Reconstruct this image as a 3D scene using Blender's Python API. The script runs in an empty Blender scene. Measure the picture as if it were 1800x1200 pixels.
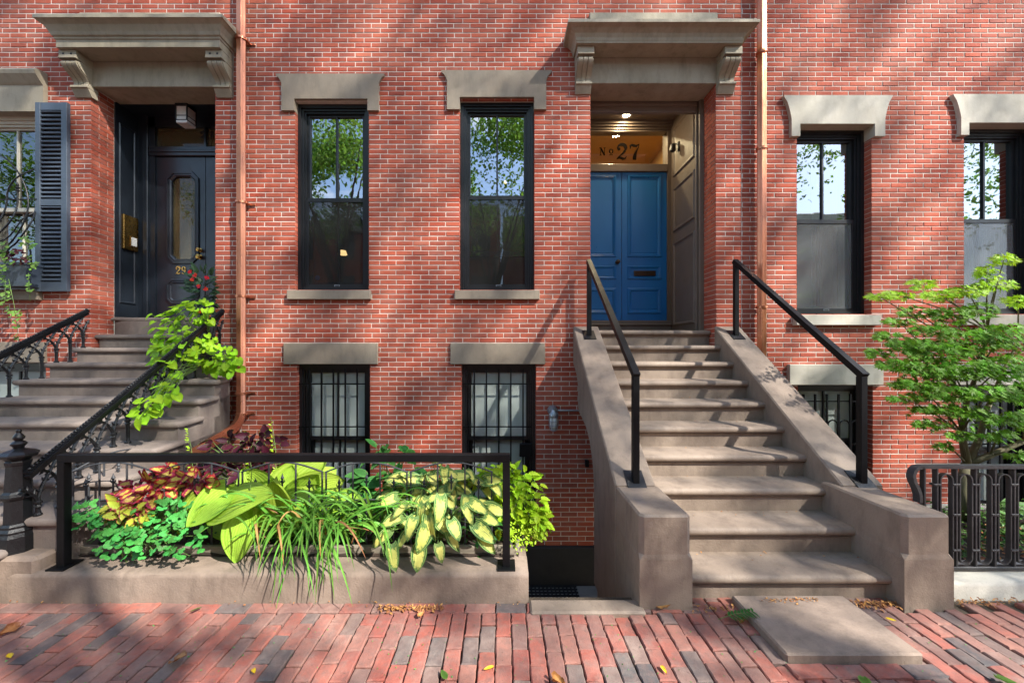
import bpy, bmesh, math, random
from mathutils import Vector, Matrix, Quaternion

# ------------------------------------------------------------------ camera, light, exposure
S = bpy.context.scene
COL = S.collection
DW = 4.86            # camera to facade plane (facade is y = 0)
HC = 1.72            # camera height
FPX = 660.0          # focal length in survey pixels (1800 wide)
cam = bpy.data.cameras.new("camera")
cam.sensor_width = 36.0
cam.lens = FPX / 1800 * 36
cam.shift_x = 15 / 1800
cam.shift_y = 15 / 1800
cam.clip_start = 0.05
cam.clip_end = 2000
cam_o = bpy.data.objects.new("camera", cam)
COL.objects.link(cam_o)
cam_o.location = (0, -DW, HC)
cam_o.rotation_euler = (math.radians(90), 0, 0)
S.camera = cam_o

SUN = Vector((1.3, -1.0, 1.5)).normalized()      # towards the sun
w = bpy.data.worlds.new("World")
S.world = w
w.use_nodes = True
nt = w.node_tree
for n in list(nt.nodes):
    nt.nodes.remove(n)
wo = nt.nodes.new('ShaderNodeOutputWorld')
bg = nt.nodes.new('ShaderNodeBackground')
sky = nt.nodes.new('ShaderNodeTexSky')
sky.sky_type = 'NISHITA'
sky.sun_disc = False
sky.sun_elevation = math.asin(SUN.z)
sky.sun_rotation = math.atan2(SUN.x, SUN.y)
sky.air_density = 1.0
sky.dust_density = 0.6
sky.ozone_density = 1.0
# white summer clouds over the whole sky
tc = nt.nodes.new('ShaderNodeTexCoord')
mp = nt.nodes.new('ShaderNodeMapping')
mp.inputs['Scale'].default_value = (1, 1, 2.2)
nz = nt.nodes.new('ShaderNodeTexNoise')
nz.inputs['Scale'].default_value = 3.2
nz.inputs['Detail'].default_value = 8
nz.inputs['Roughness'].default_value = 0.6
rp = nt.nodes.new('ShaderNodeValToRGB')
rp.color_ramp.elements[0].position = 0.54
rp.color_ramp.elements[1].position = 0.74
mx = nt.nodes.new('ShaderNodeMix')
mx.data_type = 'RGBA'
mx.inputs['B'].default_value = (6.5, 6.6, 6.8, 1)
nt.links.new(tc.outputs['Generated'], mp.inputs['Vector'])
nt.links.new(mp.outputs[0], nz.inputs['Vector'])
nt.links.new(nz.outputs['Fac'], rp.inputs['Fac'])
nt.links.new(rp.outputs['Color'], mx.inputs['Factor'])
nt.links.new(sky.outputs[0], mx.inputs['A'])
nt.links.new(mx.outputs['Result'], bg.inputs['Color'])
bg.inputs['Strength'].default_value = 0.15
nt.links.new(bg.outputs[0], wo.inputs['Surface'])

sl = bpy.data.lights.new("sun", 'SUN')
sl.energy = 4.4
sl.angle = math.radians(0.8)
sl.color = (1.0, 0.95, 0.87)
sun_o = bpy.data.objects.new("sun", sl)
COL.objects.link(sun_o)
sun_o.location = (8, -8, 12)
sun_o.rotation_euler = SUN.to_track_quat('Z', 'Y').to_euler()

S.view_settings.view_transform = 'Standard'
S.view_settings.look = 'None'
S.view_settings.exposure = 1.55
S.view_settings.gamma = 1
S.view_settings.use_curve_mapping = False
S.cycles.max_bounces = 7
S.cycles.transparent_max_bounces = 12
S.cycles.caustics_reflective = False
S.cycles.caustics_refractive = False
S.cycles.use_denoising = True

R = random.Random(27)


def wx(px, d=DW):
    return (px - 885) * d / FPX


def wz(py, d=DW):
    return HC + (615 - py) * d / FPX


def P(px, py, d):
    return Vector((wx(px, d), d - DW, wz(py, d)))


# ------------------------------------------------------------------ mesh builder
BASE = {}


class MB:
    def __init__(s):
        s.v = []
        s.f = []
        s.uv = None
        s.rnd = None
        s.cur = 0.0

    def add(s, vs, fs):
        b = len(s.v)
        s.v.extend(tuple(p) for p in vs)
        s.f.extend(tuple(b + i for i in f) for f in fs)
        return s

    def box(s, x0, x1, y0, y1, z0, z1):
        return s.add([(x0, y0, z0), (x1, y0, z0), (x1, y1, z0), (x0, y1, z0), (x0, y0, z1), (x1, y0, z1), (x1, y1, z1), (x0, y1, z1)],
                     [(0, 3, 2, 1), (4, 5, 6, 7), (0, 1, 5, 4), (1, 2, 6, 5), (2, 3, 7, 6), (3, 0, 4, 7)])

    def cbox(s, x0, x1, y0, y1, z0, z1, c=0.004):
        X, Y, Z = (x0, x1), (y0, y1), (z0, z1)
        vs, ix = [], {}
        for a in (0, 1):
            for b in (0, 1):
                for d in (0, 1):
                    ia, ib, idd = X[a] + (c if a == 0 else -c), Y[b] + (c if b == 0 else -c), Z[d] + (c if d == 0 else -c)
                    for k, p in enumerate(((X[a], ib, idd), (ia, Y[b], idd), (ia, ib, Z[d]))):
                        ix[a, b, d, k] = len(vs)
                        vs.append(p)
        fs = []
        for a in (0, 1):
            fs.append([ix[a, 0, 0, 0], ix[a, 1, 0, 0], ix[a, 1, 1, 0], ix[a, 0, 1, 0]])
            fs.append([ix[0, a, 0, 1], ix[1, a, 0, 1], ix[1, a, 1, 1], ix[0, a, 1, 1]])
            fs.append([ix[0, 0, a, 2], ix[1, 0, a, 2], ix[1, 1, a, 2], ix[0, 1, a, 2]])
            for b in (0, 1):
                fs.append([ix[a, b, 0, 0], ix[a, b, 1, 0], ix[a, b, 1, 1], ix[a, b, 0, 1]])
                fs.append([ix[a, 0, b, 0], ix[a, 1, b, 0], ix[a, 1, b, 2], ix[a, 0, b, 2]])
                fs.append([ix[0, a, b, 1], ix[1, a, b, 1], ix[1, a, b, 2], ix[0, a, b, 2]])
                for d in (0, 1):
                    fs.append([ix[a, b, d, 0], ix[a, b, d, 1], ix[a, b, d, 2]])
        return s.add(vs, fs)

    def prism(s, poly, axis, a0, a1):
        """extrude a 2-D outline along an axis: 'x' outline is (y,z), 'y' outline is (x,z), 'z' outline is (x,y)"""
        n = len(poly)

        def mk(p, a):
            return (a, p[0], p[1]) if axis == 'x' else (p[0], a, p[1]) if axis == 'y' else (p[0], p[1], a)
        vs = [mk(p, a0) for p in poly] + [mk(p, a1) for p in poly]
        fs = [tuple(range(n)), tuple(range(2 * n - 1, n - 1, -1))]
        fs += [(i, (i + 1) % n, n + (i + 1) % n, n + i) for i in range(n)]
        return s.add(vs, fs)

    def rings(s, rings, cap0=True, cap1=True, closed=True):
        n = len(rings[0])
        vs = [p for r in rings for p in r]
        fs = []
        for k in range(len(rings) - 1):
            for i in range(n if closed else n - 1):
                j = (i + 1) % n
                fs.append((k * n + i, k * n + j, (k + 1) * n + j, (k + 1) * n + i))
        if cap0:
            fs.append(tuple(range(n - 1, -1, -1)))
        if cap1:
            fs.append(tuple((len(rings) - 1) * n + i for i in range(n)))
        return s.add(vs, fs)

    def tube(s, pts, r, n=8, up=(0, 0, 1), rect=None, phase=0.0):
        """sweep a circle (or a rectangle rect=(w,h)) along pts"""
        pts = [Vector(p) for p in pts]
        rs = r if isinstance(r, (list, tuple)) else [r] * len(pts)
        out = []
        prev = None
        for i, p in enumerate(pts):
            a = pts[max(i - 1, 0)]
            b = pts[min(i + 1, len(pts) - 1)]
            t = (b - a).normalized()
            u = Vector(up)
            if prev is not None and not rect:
                u = prev
            sd = t.cross(u)
            if sd.length < 1e-4:
                sd = t.cross(Vector((1, 0.1, 0)))
            sd.normalize()
            upv = sd.cross(t).normalized()
            prev = upv
            if 0 < i < len(pts) - 1:
                t1 = (p - pts[i - 1]).normalized()
                k = 1 / max(0.5, t1.dot(t))
            else:
                k = 1
            if rect:
                wd, h = rect[0] / 2, rect[1] / 2 * k
                out.append([p + sd * a_ + upv * b_ for a_, b_ in ((-wd, -h), (wd, -h), (wd, h), (-wd, h))])
            else:
                out.append([p + (sd * math.cos(phase + 2 * math.pi * j / n) + upv * math.sin(phase + 2 * math.pi * j / n)) * rs[i] for j in range(n)])
        return s.rings(out)

    def lathe(s, prof, c, n=16, phase=0.0, axis='z'):
        rr = []
        for r, h in prof:
            ring = []
            for j in range(n):
                a = phase + 2 * math.pi * j / n
                if axis == 'z':
                    ring.append((c[0] + r * math.cos(a), c[1] + r * math.sin(a), c[2] + h))
                elif axis == 'y':
                    ring.append((c[0] + r * math.cos(a), c[1] + h, c[2] + r * math.sin(a)))
                else:
                    ring.append((c[0] + h, c[1] + r * math.cos(a), c[2] + r * math.sin(a)))
            rr.append(ring)
        return s.rings(rr)

    def panel(s, poly, y, steps, fill=True):
        """nested frame mouldings on a face that looks to -y: poly is convex (x,z), steps are (inset, dy)"""
        rr = []
        for ins, dy in steps:
            rr.append([(px, y + dy, pz) for px, pz in inset(poly, ins)])
        s.rings(rr, cap0=False, cap1=fill)
        return s

    def build(s, name, mat, parent=None, smooth=False, kind=None, label=None, recalc=True, base=None):
        b = BASE.get(parent.name, Vector((0, 0, 0))) if parent else (Vector(base) if base else Vector((0, 0, 0)))
        me = bpy.data.meshes.new(name)
        me.from_pydata([(x - b.x, y - b.y, z - b.z) for x, y, z in s.v], [], s.f)
        if s.rnd is not None:
            at = me.attributes.new('rnd', 'FLOAT', 'FACE')
            at.data.foreach_set('value', s.rnd)
        if s.uv is not None:
            ul = me.uv_layers.new(name='UVMap')
            ul.data.foreach_set('uv', [c for l in me.loops for c in s.uv[l.vertex_index]])
        if recalc and len(s.f) < 30000:
            bm = bmesh.new()
            bm.from_mesh(me)
            bmesh.ops.recalc_face_normals(bm, faces=bm.faces)
            bm.to_mesh(me)
            bm.free()
        if smooth:
            if smooth is True:
                me.shade_smooth()
            else:
                me.shade_smooth()
                try:
                    me.set_sharp_from_angle(angle=math.radians(smooth))
                except Exception:
                    pass
        me.materials.append(mat)
        return link(name, me, parent, b, kind, label)


def link(name, me, parent=None, base=None, kind=None, label=None):
    o = bpy.data.objects.new(name, me)
    COL.objects.link(o)
    b = base if base is not None else Vector((0, 0, 0))
    if parent:
        o.parent = parent
        BASE[o.name] = BASE.get(parent.name, Vector((0, 0, 0)))
    else:
        o.location = b
        BASE[o.name] = Vector(b)
    if kind:
        o['kind'] = kind
    if label:
        o['label'] = label
    return o


def inset(poly, d):
    n = len(poly)
    if d == 0:
        return list(poly)
    ar = sum(poly[i][0] * poly[(i + 1) % n][1] - poly[(i + 1) % n][0] * poly[i][1] for i in range(n))
    sg = 1 if ar > 0 else -1
    out = []
    for i in range(n):
        p0, p1, p2 = Vector(poly[i - 1]), Vector(poly[i]), Vector(poly[(i + 1) % n])
        e1, e2 = (p1 - p0).normalized(), (p2 - p1).normalized()
        n1, n2 = Vector((-e1.y, e1.x)) * sg, Vector((-e2.y, e2.x)) * sg
        m = n1 + n2
        k = d / max(0.2, (1 + n1.dot(n2)))
        q = p1 + m * k
        out.append((q.x, q.y))
    return out


def rect(x0, x1, z0, z1):
    return [(x0, z0), (x1, z0), (x1, z1), (x0, z1)]


def octa(x0, x1, z0, z1, c):
    return [(x0 + c, z0), (x1 - c, z0), (x1, z0 + c), (x1, z1 - c), (x1 - c, z1), (x0 + c, z1), (x0, z1 - c), (x0, z0 + c)]


def thing(name, label, cat, loc=(0, 0, 0), group=None):
    o = bpy.data.objects.new(name, None)
    COL.objects.link(o)
    o.location = loc
    o.empty_display_size = 0.1
    o['label'] = label
    o['category'] = cat
    if group:
        o['group'] = group
    BASE[o.name] = Vector(loc)
    return o


def tag(o, label, cat, group=None):
    o['label'] = label
    o['category'] = cat
    if group:
        o['group'] = group
    return o


def part_empty(name, parent):
    o = bpy.data.objects.new(name, None)
    COL.objects.link(o)
    o.parent = parent
    BASE[o.name] = BASE[parent.name]
    return o


# ------------------------------------------------------------------ materials
def lin(c):
    return tuple(((v / 255) / 12.92 if v / 255 <= 0.04045 else ((v / 255 + 0.055) / 1.055) ** 2.4) for v in c) + (1,)


def new_mat(name):
    m = bpy.data.materials.new(name)
    m.use_nodes = True
    t = m.node_tree
    p = t.nodes['Principled BSDF']
    return m, t, p


def nd(t, kind, **kw):
    n = t.nodes.new(kind)
    for k, v in kw.items():
        if hasattr(n, k):
            setattr(n, k, v)
        else:
            n.inputs[k].default_value = v
    return n


def coords(t, kind='Object', scale=(1, 1, 1)):
    c = nd(t, 'ShaderNodeTexCoord')
    if kind == 'World':
        g = nd(t, 'ShaderNodeNewGeometry')
        src = g.outputs['Position']
    else:
        src = c.outputs[kind]
    m = nd(t, 'ShaderNodeMapping')
    m.inputs['Scale'].default_value = scale
    t.links.new(src, m.inputs['Vector'])
    return m.outputs[0]


def noise(t, vec, scale, detail=4, rough=0.55):
    n = nd(t, 'ShaderNodeTexNoise')
    n.inputs['Scale'].default_value = scale
    n.inputs['Detail'].default_value = detail
    n.inputs['Roughness'].default_value = rough
    t.links.new(vec, n.inputs['Vector'])
    return n.outputs['Fac']


def ramp(t, fac, stops):
    r = nd(t, 'ShaderNodeValToRGB')
    e = r.color_ramp.elements
    while len(e) > 1:
        e.remove(e[-1])
    e[0].position, e[0].color = stops[0]
    for p, c in stops[1:]:
        x = e.new(p)
        x.color = c
    t.links.new(fac, r.inputs['Fac'])
    return r.outputs['Color']


def mixc(t, fac, a, b, mode='MIX'):
    m = nd(t, 'ShaderNodeMix')
    m.data_type = 'RGBA'
    m.blend_type = mode
    for sock, v in (('Factor', fac), ('A', a), ('B', b)):
        if isinstance(v, (tuple, list, float, int)):
            m.inputs[sock].default_value = v
        else:
            t.links.new(v, m.inputs[sock])
    return m.outputs['Result']


def mth(t, op, a, b=0.0, c=None):
    m = nd(t, 'ShaderNodeMath', operation=op)
    for i, v in enumerate((a, b) if c is None else (a, b, c)):
        if isinstance(v, (float, int)):
            m.inputs[i].default_value = v
        else:
            t.links.new(v, m.inputs[i])
    return m.outputs[0]


def bump(t, p, h, dist=0.003, strength=0.6):
    b = nd(t, 'ShaderNodeBump')
    b.inputs['Strength'].default_value = strength
    b.inputs['Distance'].default_value = dist
    t.links.new(h, b.inputs['Height'])
    t.links.new(b.outputs[0], p.inputs['Normal'])


def pmat(name, c1, c2=None, scale=6, rough=0.75, bmp=0.0, bscale=60, metal=0.0, stretch=(1, 1, 1), spec=0.5, stain=None, coat=0.0, speck=None, grime=None, gk=.4):
    m, t, p = new_mat(name)
    p.inputs['Roughness'].default_value = rough
    p.inputs['Metallic'].default_value = metal
    p.inputs['Specular IOR Level'].default_value = spec
    if coat:
        p.inputs['Coat Weight'].default_value = coat
        p.inputs['Coat Roughness'].default_value = 0.15
    v = coords(t, 'World', stretch)
    col = None
    if c2:
        f = noise(t, v, scale, 6, 0.6)
        col = ramp(t, f, [(0.3, lin(c1)), (0.7, lin(c2))])
    if stain:
        f2 = noise(t, v, scale * 0.25, 5, 0.65)
        k = ramp(t, f2, [(0.42, (0, 0, 0, 1)), (0.68, (1, 1, 1, 1))])
        col = mixc(t, k, col if col else lin(c1), lin(stain))
    if grime:
        fg = noise(t, coords(t, 'World', (3.2, 3.2, 1.1)), 2.6, 8, 0.68)
        col = mixc(t, mth(t, 'MULTIPLY', ramp(t, fg, [(0.47, (0, 0, 0, 1)), (0.7, (1, 1, 1, 1))]), gk), col if col else lin(c1), lin(grime))
    if speck:
        f3 = noise(t, v, 170, 2, 0.5)
        k = ramp(t, f3, [(0.66, (0, 0, 0, 1)), (0.74, (1, 1, 1, 1))])
        col = mixc(t, k, col if col else lin(c1), lin(speck))
    if col:
        t.links.new(col, p.inputs['Base Color'])
    else:
        p.inputs['Base Color'].default_value = lin(c1)
    rv = noise(t, v, scale * 2.3, 4)
    rr = mth(t, 'MULTIPLY_ADD', rv, 0.3, max(0.05, rough - 0.15))
    t.links.new(rr, p.inputs['Roughness'])
    if bmp:
        h = mth(t, 'ADD', noise(t, v, bscale, 5, 0.6), mth(t, 'MULTIPLY', noise(t, v, bscale * 0.12, 3), 2.0))
        bump(t, p, h, bmp, 0.7)
    return m


def brick_mat(name, mode, stops, striate=True, dirt=(120, 108, 100), world_bleach=None):
    m, t, p = new_mat(name)
    p.inputs['Roughness'].default_value = 0.85
    p.inputs['Specular IOR Level'].default_value = 0.25
    if mode == 'attr':
        a = nd(t, 'ShaderNodeAttribute', attribute_name='rnd')
        rnd = a.outputs['Fac']
    else:
        rnd = nd(t, 'ShaderNodeObjectInfo').outputs['Random']
    col = ramp(t, rnd, stops)
    v = coords(t, 'World')
    if striate:
        v2 = coords(t, 'World', (3, 3, 60))
        f = noise(t, v2, 6, 5, 0.65)
        col = mixc(t, mth(t, 'MULTIPLY', ramp(t, f, [(0.45, (0, 0, 0, 1)), (0.75, (1, 1, 1, 1))]), 0.3), col, lin((104, 58, 50)))
    f1 = noise(t, v, 9, 6, 0.7)
    col = mixc(t, mth(t, 'MULTIPLY', ramp(t, f1, [(0.5, (0, 0, 0, 1)), (0.8, (1, 1, 1, 1))]), 0.5), col, lin(dirt))
    f2 = noise(t, v, 1.1, 4, 0.6)
    col = mixc(t, mth(t, 'MULTIPLY', ramp(t, f2, [(0.4, (0, 0, 0, 1)), (0.7, (1, 1, 1, 1))]), 0.22), col, lin((190, 142, 120)))
    if striate:
        fs_ = noise(t, coords(t, 'World', (1.6, 1.6, .5)), 1.3, 7, 0.7)
        col = mixc(t, mth(t, 'MULTIPLY', ramp(t, fs_, [(0.5, (0, 0, 0, 1)), (0.74, (1, 1, 1, 1))]), 0.34), col, lin((112, 62, 52)))
    if not striate:
        f4 = noise(t, v, 16, 6, 0.7)
        col = mixc(t, mth(t, 'MULTIPLY', ramp(t, f4, [(0.42, (0, 0, 0, 1)), (0.66, (1, 1, 1, 1))]), 0.62), col, lin((110, 88, 82)))
        f5 = noise(t, v, 75, 4, 0.6)
        col = mixc(t, mth(t, 'MULTIPLY', ramp(t, f5, [(0.62, (0, 0, 0, 1)), (0.72, (1, 1, 1, 1))]), 0.6), col, lin((70, 58, 54)))
        f6 = noise(t, v, 3.1, 5, 0.7)
        col = mixc(t, mth(t, 'MULTIPLY', ramp(t, f6, [(0.5, (0, 0, 0, 1)), (0.75, (1, 1, 1, 1))]), 0.35), col, lin((170, 152, 140)))
    t.links.new(col, p.inputs['Base Color'])
    h = mth(t, 'ADD', noise(t, v, 120, 5, 0.7), mth(t, 'MULTIPLY', noise(t, v, 25, 4), 1.5))
    bump(t, p, h, 0.003, 0.8)
    return m


def glass_mat(name, refl=0.3, tint=(225, 238, 230), wav=0.35, milk=0.0, mcol=(176, 192, 186)):
    m = bpy.data.materials.new(name)
    m.use_nodes = True
    t = m.node_tree
    t.nodes.remove(t.nodes['Principled BSDF'])
    out = t.nodes['Material Output']
    tr = nd(t, 'ShaderNodeBsdfTransparent', Color=lin(tint))
    gl = nd(t, 'ShaderNodeBsdfGlossy', Roughness=0.0)
    gl.inputs['Color'].default_value = (0.95, 0.97, 1, 1)
    v = coords(t, 'World')
    b = nd(t, 'ShaderNodeBump')
    b.inputs['Strength'].default_value = wav
    b.inputs['Distance'].default_value = 0.01
    t.links.new(noise(t, v, 2.5, 2, 0.5), b.inputs['Height'])
    t.links.new(b.outputs[0], gl.inputs['Normal'])
    fr = nd(t, 'ShaderNodeFresnel', IOR=1.5)
    fac = mth(t, 'ADD', mth(t, 'MULTIPLY', fr.outputs[0], 0.8), refl)
    mx = nd(t, 'ShaderNodeMixShader')
    t.links.new(fac, mx.inputs[0])
    t.links.new(tr.outputs[0], mx.inputs[1])
    t.links.new(gl.outputs[0], mx.inputs[2])
    last = mx.outputs[0]
    if milk:
        df = nd(t, 'ShaderNodeBsdfDiffuse', Color=lin(mcol))
        m2 = nd(t, 'ShaderNodeMixShader')
        m2.inputs[0].default_value = milk
        t.links.new(last, m2.inputs[1])
        t.links.new(df.outputs[0], m2.inputs[2])
        last = m2.outputs[0]
    t.links.new(last, out.inputs['Surface'])
    return m


def emit_mat(name, col, strength):
    m, t, p = new_mat(name)
    p.inputs['Base Color'].default_value = (0.8, 0.8, 0.8, 1)
    p.inputs['Emission Color'].default_value = col
    p.inputs['Emission Strength'].default_value = strength
    return m


def leaf_mat(name, c_in, c_out=None, edge=0.7, vein=None, nveins=0, trans=0.35, rough=0.42, var=0.25, soft=0.12, tipmix=None):
    """c_in in the middle, c_out toward the margin (uv.x across, uv.y along)"""
    m, t, p = new_mat(name)
    out = t.nodes['Material Output']
    uv = nd(t, 'ShaderNodeTexCoord').outputs['UV']
    sp = nd(t, 'ShaderNodeSeparateXYZ')
    t.links.new(uv, sp.inputs[0])
    u = mth(t, 'ABSOLUTE', mth(t, 'MULTIPLY_ADD', sp.outputs[0], 2.0, -1.0))
    col = lin(c_in)
    vn = coords(t, 'UV', (5, 2, 1))
    if c_out:
        e = mth(t, 'MAXIMUM', u, mth(t, 'MULTIPLY', mth(t, 'ABSOLUTE', mth(t, 'MULTIPLY_ADD', sp.outputs[1], 2.0, -1.0)), 0.95))
        nn = mth(t, 'MULTIPLY_ADD', noise(t, coords(t, 'World'), 60, 4, 0.6), 0.9, -0.45)
        e = mth(t, 'ADD', e, nn)
        col = mixc(t, ramp(t, e, [(max(0, edge - soft), (0, 0, 0, 1)), (min(1, edge + soft), (1, 1, 1, 1))]), lin(c_in), lin(c_out))
    oi = nd(t, 'ShaderNodeObjectInfo')
    at = nd(t, 'ShaderNodeAttribute', attribute_name='rnd')
    rn = mth(t, 'FRACT', mth(t, 'ADD', oi.outputs['Random'], at.outputs['Fac']))
    hs = nd(t, 'ShaderNodeHueSaturation')
    t.links.new(mth(t, 'MULTIPLY_ADD', rn, var * 1.6, 1 - var * 0.8), hs.inputs['Value'])
    t.links.new(mth(t, 'MULTIPLY_ADD', rn, 0.03, 0.485), hs.inputs['Hue'])
    if isinstance(col, tuple):
        hs.inputs['Color'].default_value = col
    else:
        t.links.new(col, hs.inputs['Color'])
    col = hs.outputs[0]
    hgt = noise(t, coords(t, 'World'), 90, 3)
    if nveins:
        sw = mth(t, 'SINE', mth(t, 'MULTIPLY', mth(t, 'POWER', u, 0.8), math.pi * nveins))
        vf = mth(t, 'POWER', mth(t, 'ABSOLUTE', sw), 4.0)
        if vein:
            col = mixc(t, mth(t, 'MULTIPLY', vf, 0.4), col, lin(vein))
        hgt = mth(t, 'MULTIPLY_ADD', mth(t, 'ABSOLUTE', sw), 1.5, hgt)
    bl = noise(t, coords(t, 'World'), 38, 5, 0.65)
    col = mixc(t, mth(t, 'MULTIPLY', ramp(t, bl, [(0.45, (0, 0, 0, 1)), (0.7, (1, 1, 1, 1))]), 0.3), col, mixc(t, 1.0, col, (0.55, 0.6, 0.5, 1), 'MULTIPLY'))
    bt = mth(t, 'MULTIPLY', ramp(t, noise(t, coords(t, 'World'), 21, 5, 0.6), [(0.64, (0, 0, 0, 1)), (0.72, (1, 1, 1, 1))]), ramp(t, u, [(0.5, (0, 0, 0, 1)), (1, (1, 1, 1, 1))]))
    col = mixc(t, bt, col, lin((150, 116, 70)))
    t.links.new(col, p.inputs['Base Color'])
    p.inputs['Roughness'].default_value = rough + .1
    p.inputs['Specular IOR Level'].default_value = 0.3
    bump(t, p, hgt, 0.002, 0.6)
    tl = nd(t, 'ShaderNodeBsdfTranslucent')
    t.links.new(col, tl.inputs['Color'])
    mx = nd(t, 'ShaderNodeMixShader')
    mx.inputs[0].default_value = trans
    t.links.new(p.outputs[0], mx.inputs[1])
    t.links.new(tl.outputs[0], mx.inputs[2])
    t.links.new(mx.outputs[0], out.inputs['Surface'])
    return m


BR_STOPS = [(0.0, lin((140, 63, 49))), (0.14, lin((156, 70, 52))), (0.5, lin((167, 76, 55))), (0.8, lin((174, 84, 61))), (0.93, lin((152, 77, 63))), (1.0, lin((182, 97, 74)))]
M = {}
M['brick_o'] = brick_mat('wall_brick_a', 'obj', BR_STOPS)
M['brick_a'] = brick_mat('wall_brick_b', 'attr', BR_STOPS)
PV_STOPS = [(0.0, lin((144, 76, 65))), (0.2, lin((150, 88, 77))), (0.38, lin((130, 74, 67))), (0.52, lin((142, 98, 87))), (0.68, lin((122, 86, 80))), (0.83, lin((112, 96, 90))), (0.92, lin((88, 84, 83))), (1.0, lin((72, 72, 75)))]
M['paver_o'] = brick_mat('paver_a', 'obj', PV_STOPS, False, (150, 132, 122))
M['paver_a'] = brick_mat('paver_b', 'attr', PV_STOPS, False, (150, 132, 122))
M['mortar'] = pmat('mortar', (216, 206, 195), (198, 187, 176), 14, 0.95, 0.001, 120)
M['sand'] = pmat('joint_sand', (62, 52, 44), (84, 74, 60), 30, 0.98, 0.006, 80)
M['brown'] = pmat('brownstone', (134, 119, 105), (120, 105, 92), 4, 0.74, 0.0035, 90, stain=(148, 133, 118), speck=(104, 86, 74), grime=(88, 74, 64), gk=.5)
M['grey_stone'] = pmat('grey_brownstone', (122, 110, 102), (108, 97, 90), 3, 0.8, 0.003, 110, stain=(136, 126, 116), speck=(94, 84, 78), grime=(76, 70, 66))
M['lintel'] = pmat('taupe_stone', (140, 127, 110), (128, 116, 101), 4, 0.8, 0.0015, 120, stain=(152, 141, 124), grime=(100, 92, 80))
M['hood'] = pmat('hood_stone', (152, 142, 122), (136, 127, 108), 4, 0.75, 0.0025, 90, stain=(166, 156, 138), grime=(104, 96, 80), gk=.5)
M['pale'] = pmat('pale_stone', (180, 175, 160), (168, 162, 147), 4, 0.8, 0.0015, 110, stain=(204, 198, 184), grime=(158, 150, 134), gk=.5)
M['granite'] = pmat('pale_granite', (206, 200, 186), (190, 184, 170), 6, 0.85, 0.004, 60, speck=(150, 144, 134))
M['kerbstone'] = pmat('kerb_brownstone', (128, 112, 99), (111, 96, 85), 4, 0.82, 0.004, 70, stain=(146, 129, 115), speck=(104, 88, 78), grime=(80, 68, 60), gk=.5)
M['black'] = pmat('black_paint', (9, 10, 12), (13, 14, 16), 12, 0.5, 0.0012, 60, spec=.22)
M['iron'] = pmat('cast_iron', (11, 12, 15), (17, 18, 21), 20, 0.4, 0.003, 160, spec=.45)
M['grey_iron'] = pmat('weathered_iron', (64, 63, 64), (50, 50, 52), 20, 0.55, 0.002, 160)
M['wire'] = pmat('grey_wire', (58, 60, 64), (44, 46, 50), 20, 0.5)
M['copper'] = pmat('copper', (206, 138, 104), (188, 116, 84), 5, 0.32, 0.0008, 60, metal=.85, stretch=(6, 6, 1), stain=(190, 126, 100))
M['winblack'] = pmat('window_black', (20, 22, 25), (27, 29, 32), 8, 0.4, 0.0006, 60)
M['winwhite'] = pmat('window_cream', (196, 192, 176), (186, 182, 166), 8, 0.5)
M['navy'] = pmat('navy_paint', (27, 33, 41), (32, 39, 48), 5, 0.36, 0.0006, 60, coat=0.2)
M['shutter'] = pmat('slate_paint', (62, 72, 84), (70, 80, 93), 6, 0.45, 0.0008, 60)
M['blue'] = pmat('blue_paint', (20, 106, 172), (28, 116, 180), 4, 0.34, 0.0008, 70, coat=0.15, stretch=(1, 1, 0.3))
M['taupe'] = pmat('taupe_paint', (114, 103, 92), (106, 95, 84), 4, 0.4, 0.0008, 60)
M['brass'] = pmat('brass', (190, 150, 84), (160, 122, 62), 8, 0.28, 0.0004, 60, metal=1.0)
M['bronze'] = pmat('bronze', (88, 72, 56), (66, 54, 44), 8, 0.35, metal=0.9)
M['gold'] = pmat('gold_leaf', (196, 154, 84), None, 8, 0.3, metal=0.8)
M['white'] = pmat('white_card', (225, 225, 220), None, 8, 0.6)
M['room'] = pmat('room_paint', (120, 108, 96), (108, 98, 88), 3, 0.9)
M['curtain'] = pmat('curtain', (200, 202, 198), (184, 188, 184), 5, 0.95)
M['blind'] = pmat('blind', (226, 230, 226), (214, 220, 216), 5, 0.7)
M['amber'] = pmat('hall_paint', (200, 158, 98), (190, 148, 90), 3, 0.8)
M['screen'] = glass_mat('insect_screen', 0.02, (188, 190, 188), 0.1, milk=.13, mcol=(96, 98, 96))
M['glass'] = glass_mat('glass', 0.34, (200, 215, 206), 0.12)
M['glass_door'] = glass_mat('glass_door', 0.02, (225, 225, 215), 0.06, milk=.55, mcol=(112, 100, 70))
M['glass_sky'] = glass_mat('glass_upper', 0.32, (200, 215, 206), 0.1)
M['screen_pale'] = glass_mat('pale_screen', 0.02, (225, 228, 226), 0.1, milk=.42, mcol=(146, 150, 150))
M['glass_lo'] = glass_mat('glass_lower', 0.11, (232, 240, 236), 0.08)
M['glass_b'] = glass_mat('glass_basement', 0.04, (235, 244, 238), 0.1, milk=0.62, mcol=(206, 218, 212))  # pale diffuse coat painted on the pane for light off the blinds
M['plinth'] = pmat('black_plinth', (44, 42, 41), (52, 50, 48), 4, 0.8, 0.001, 60)
M['rubber'] = pmat('rubber', (22, 24, 28), None, 8, 0.6)
M['concrete'] = pmat('concrete', (142, 140, 134), (120, 118, 112), 6, 0.9, 0.003, 80)
M['soil'] = pmat('soil', (58, 44, 34), (34, 26, 20), 30, 0.98, 0.02, 40)
M['timber'] = pmat('grey_timber', (138, 128, 112), (104, 96, 84), 5, 0.85, 0.002, 40, stretch=(1, 8, 8))
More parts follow.
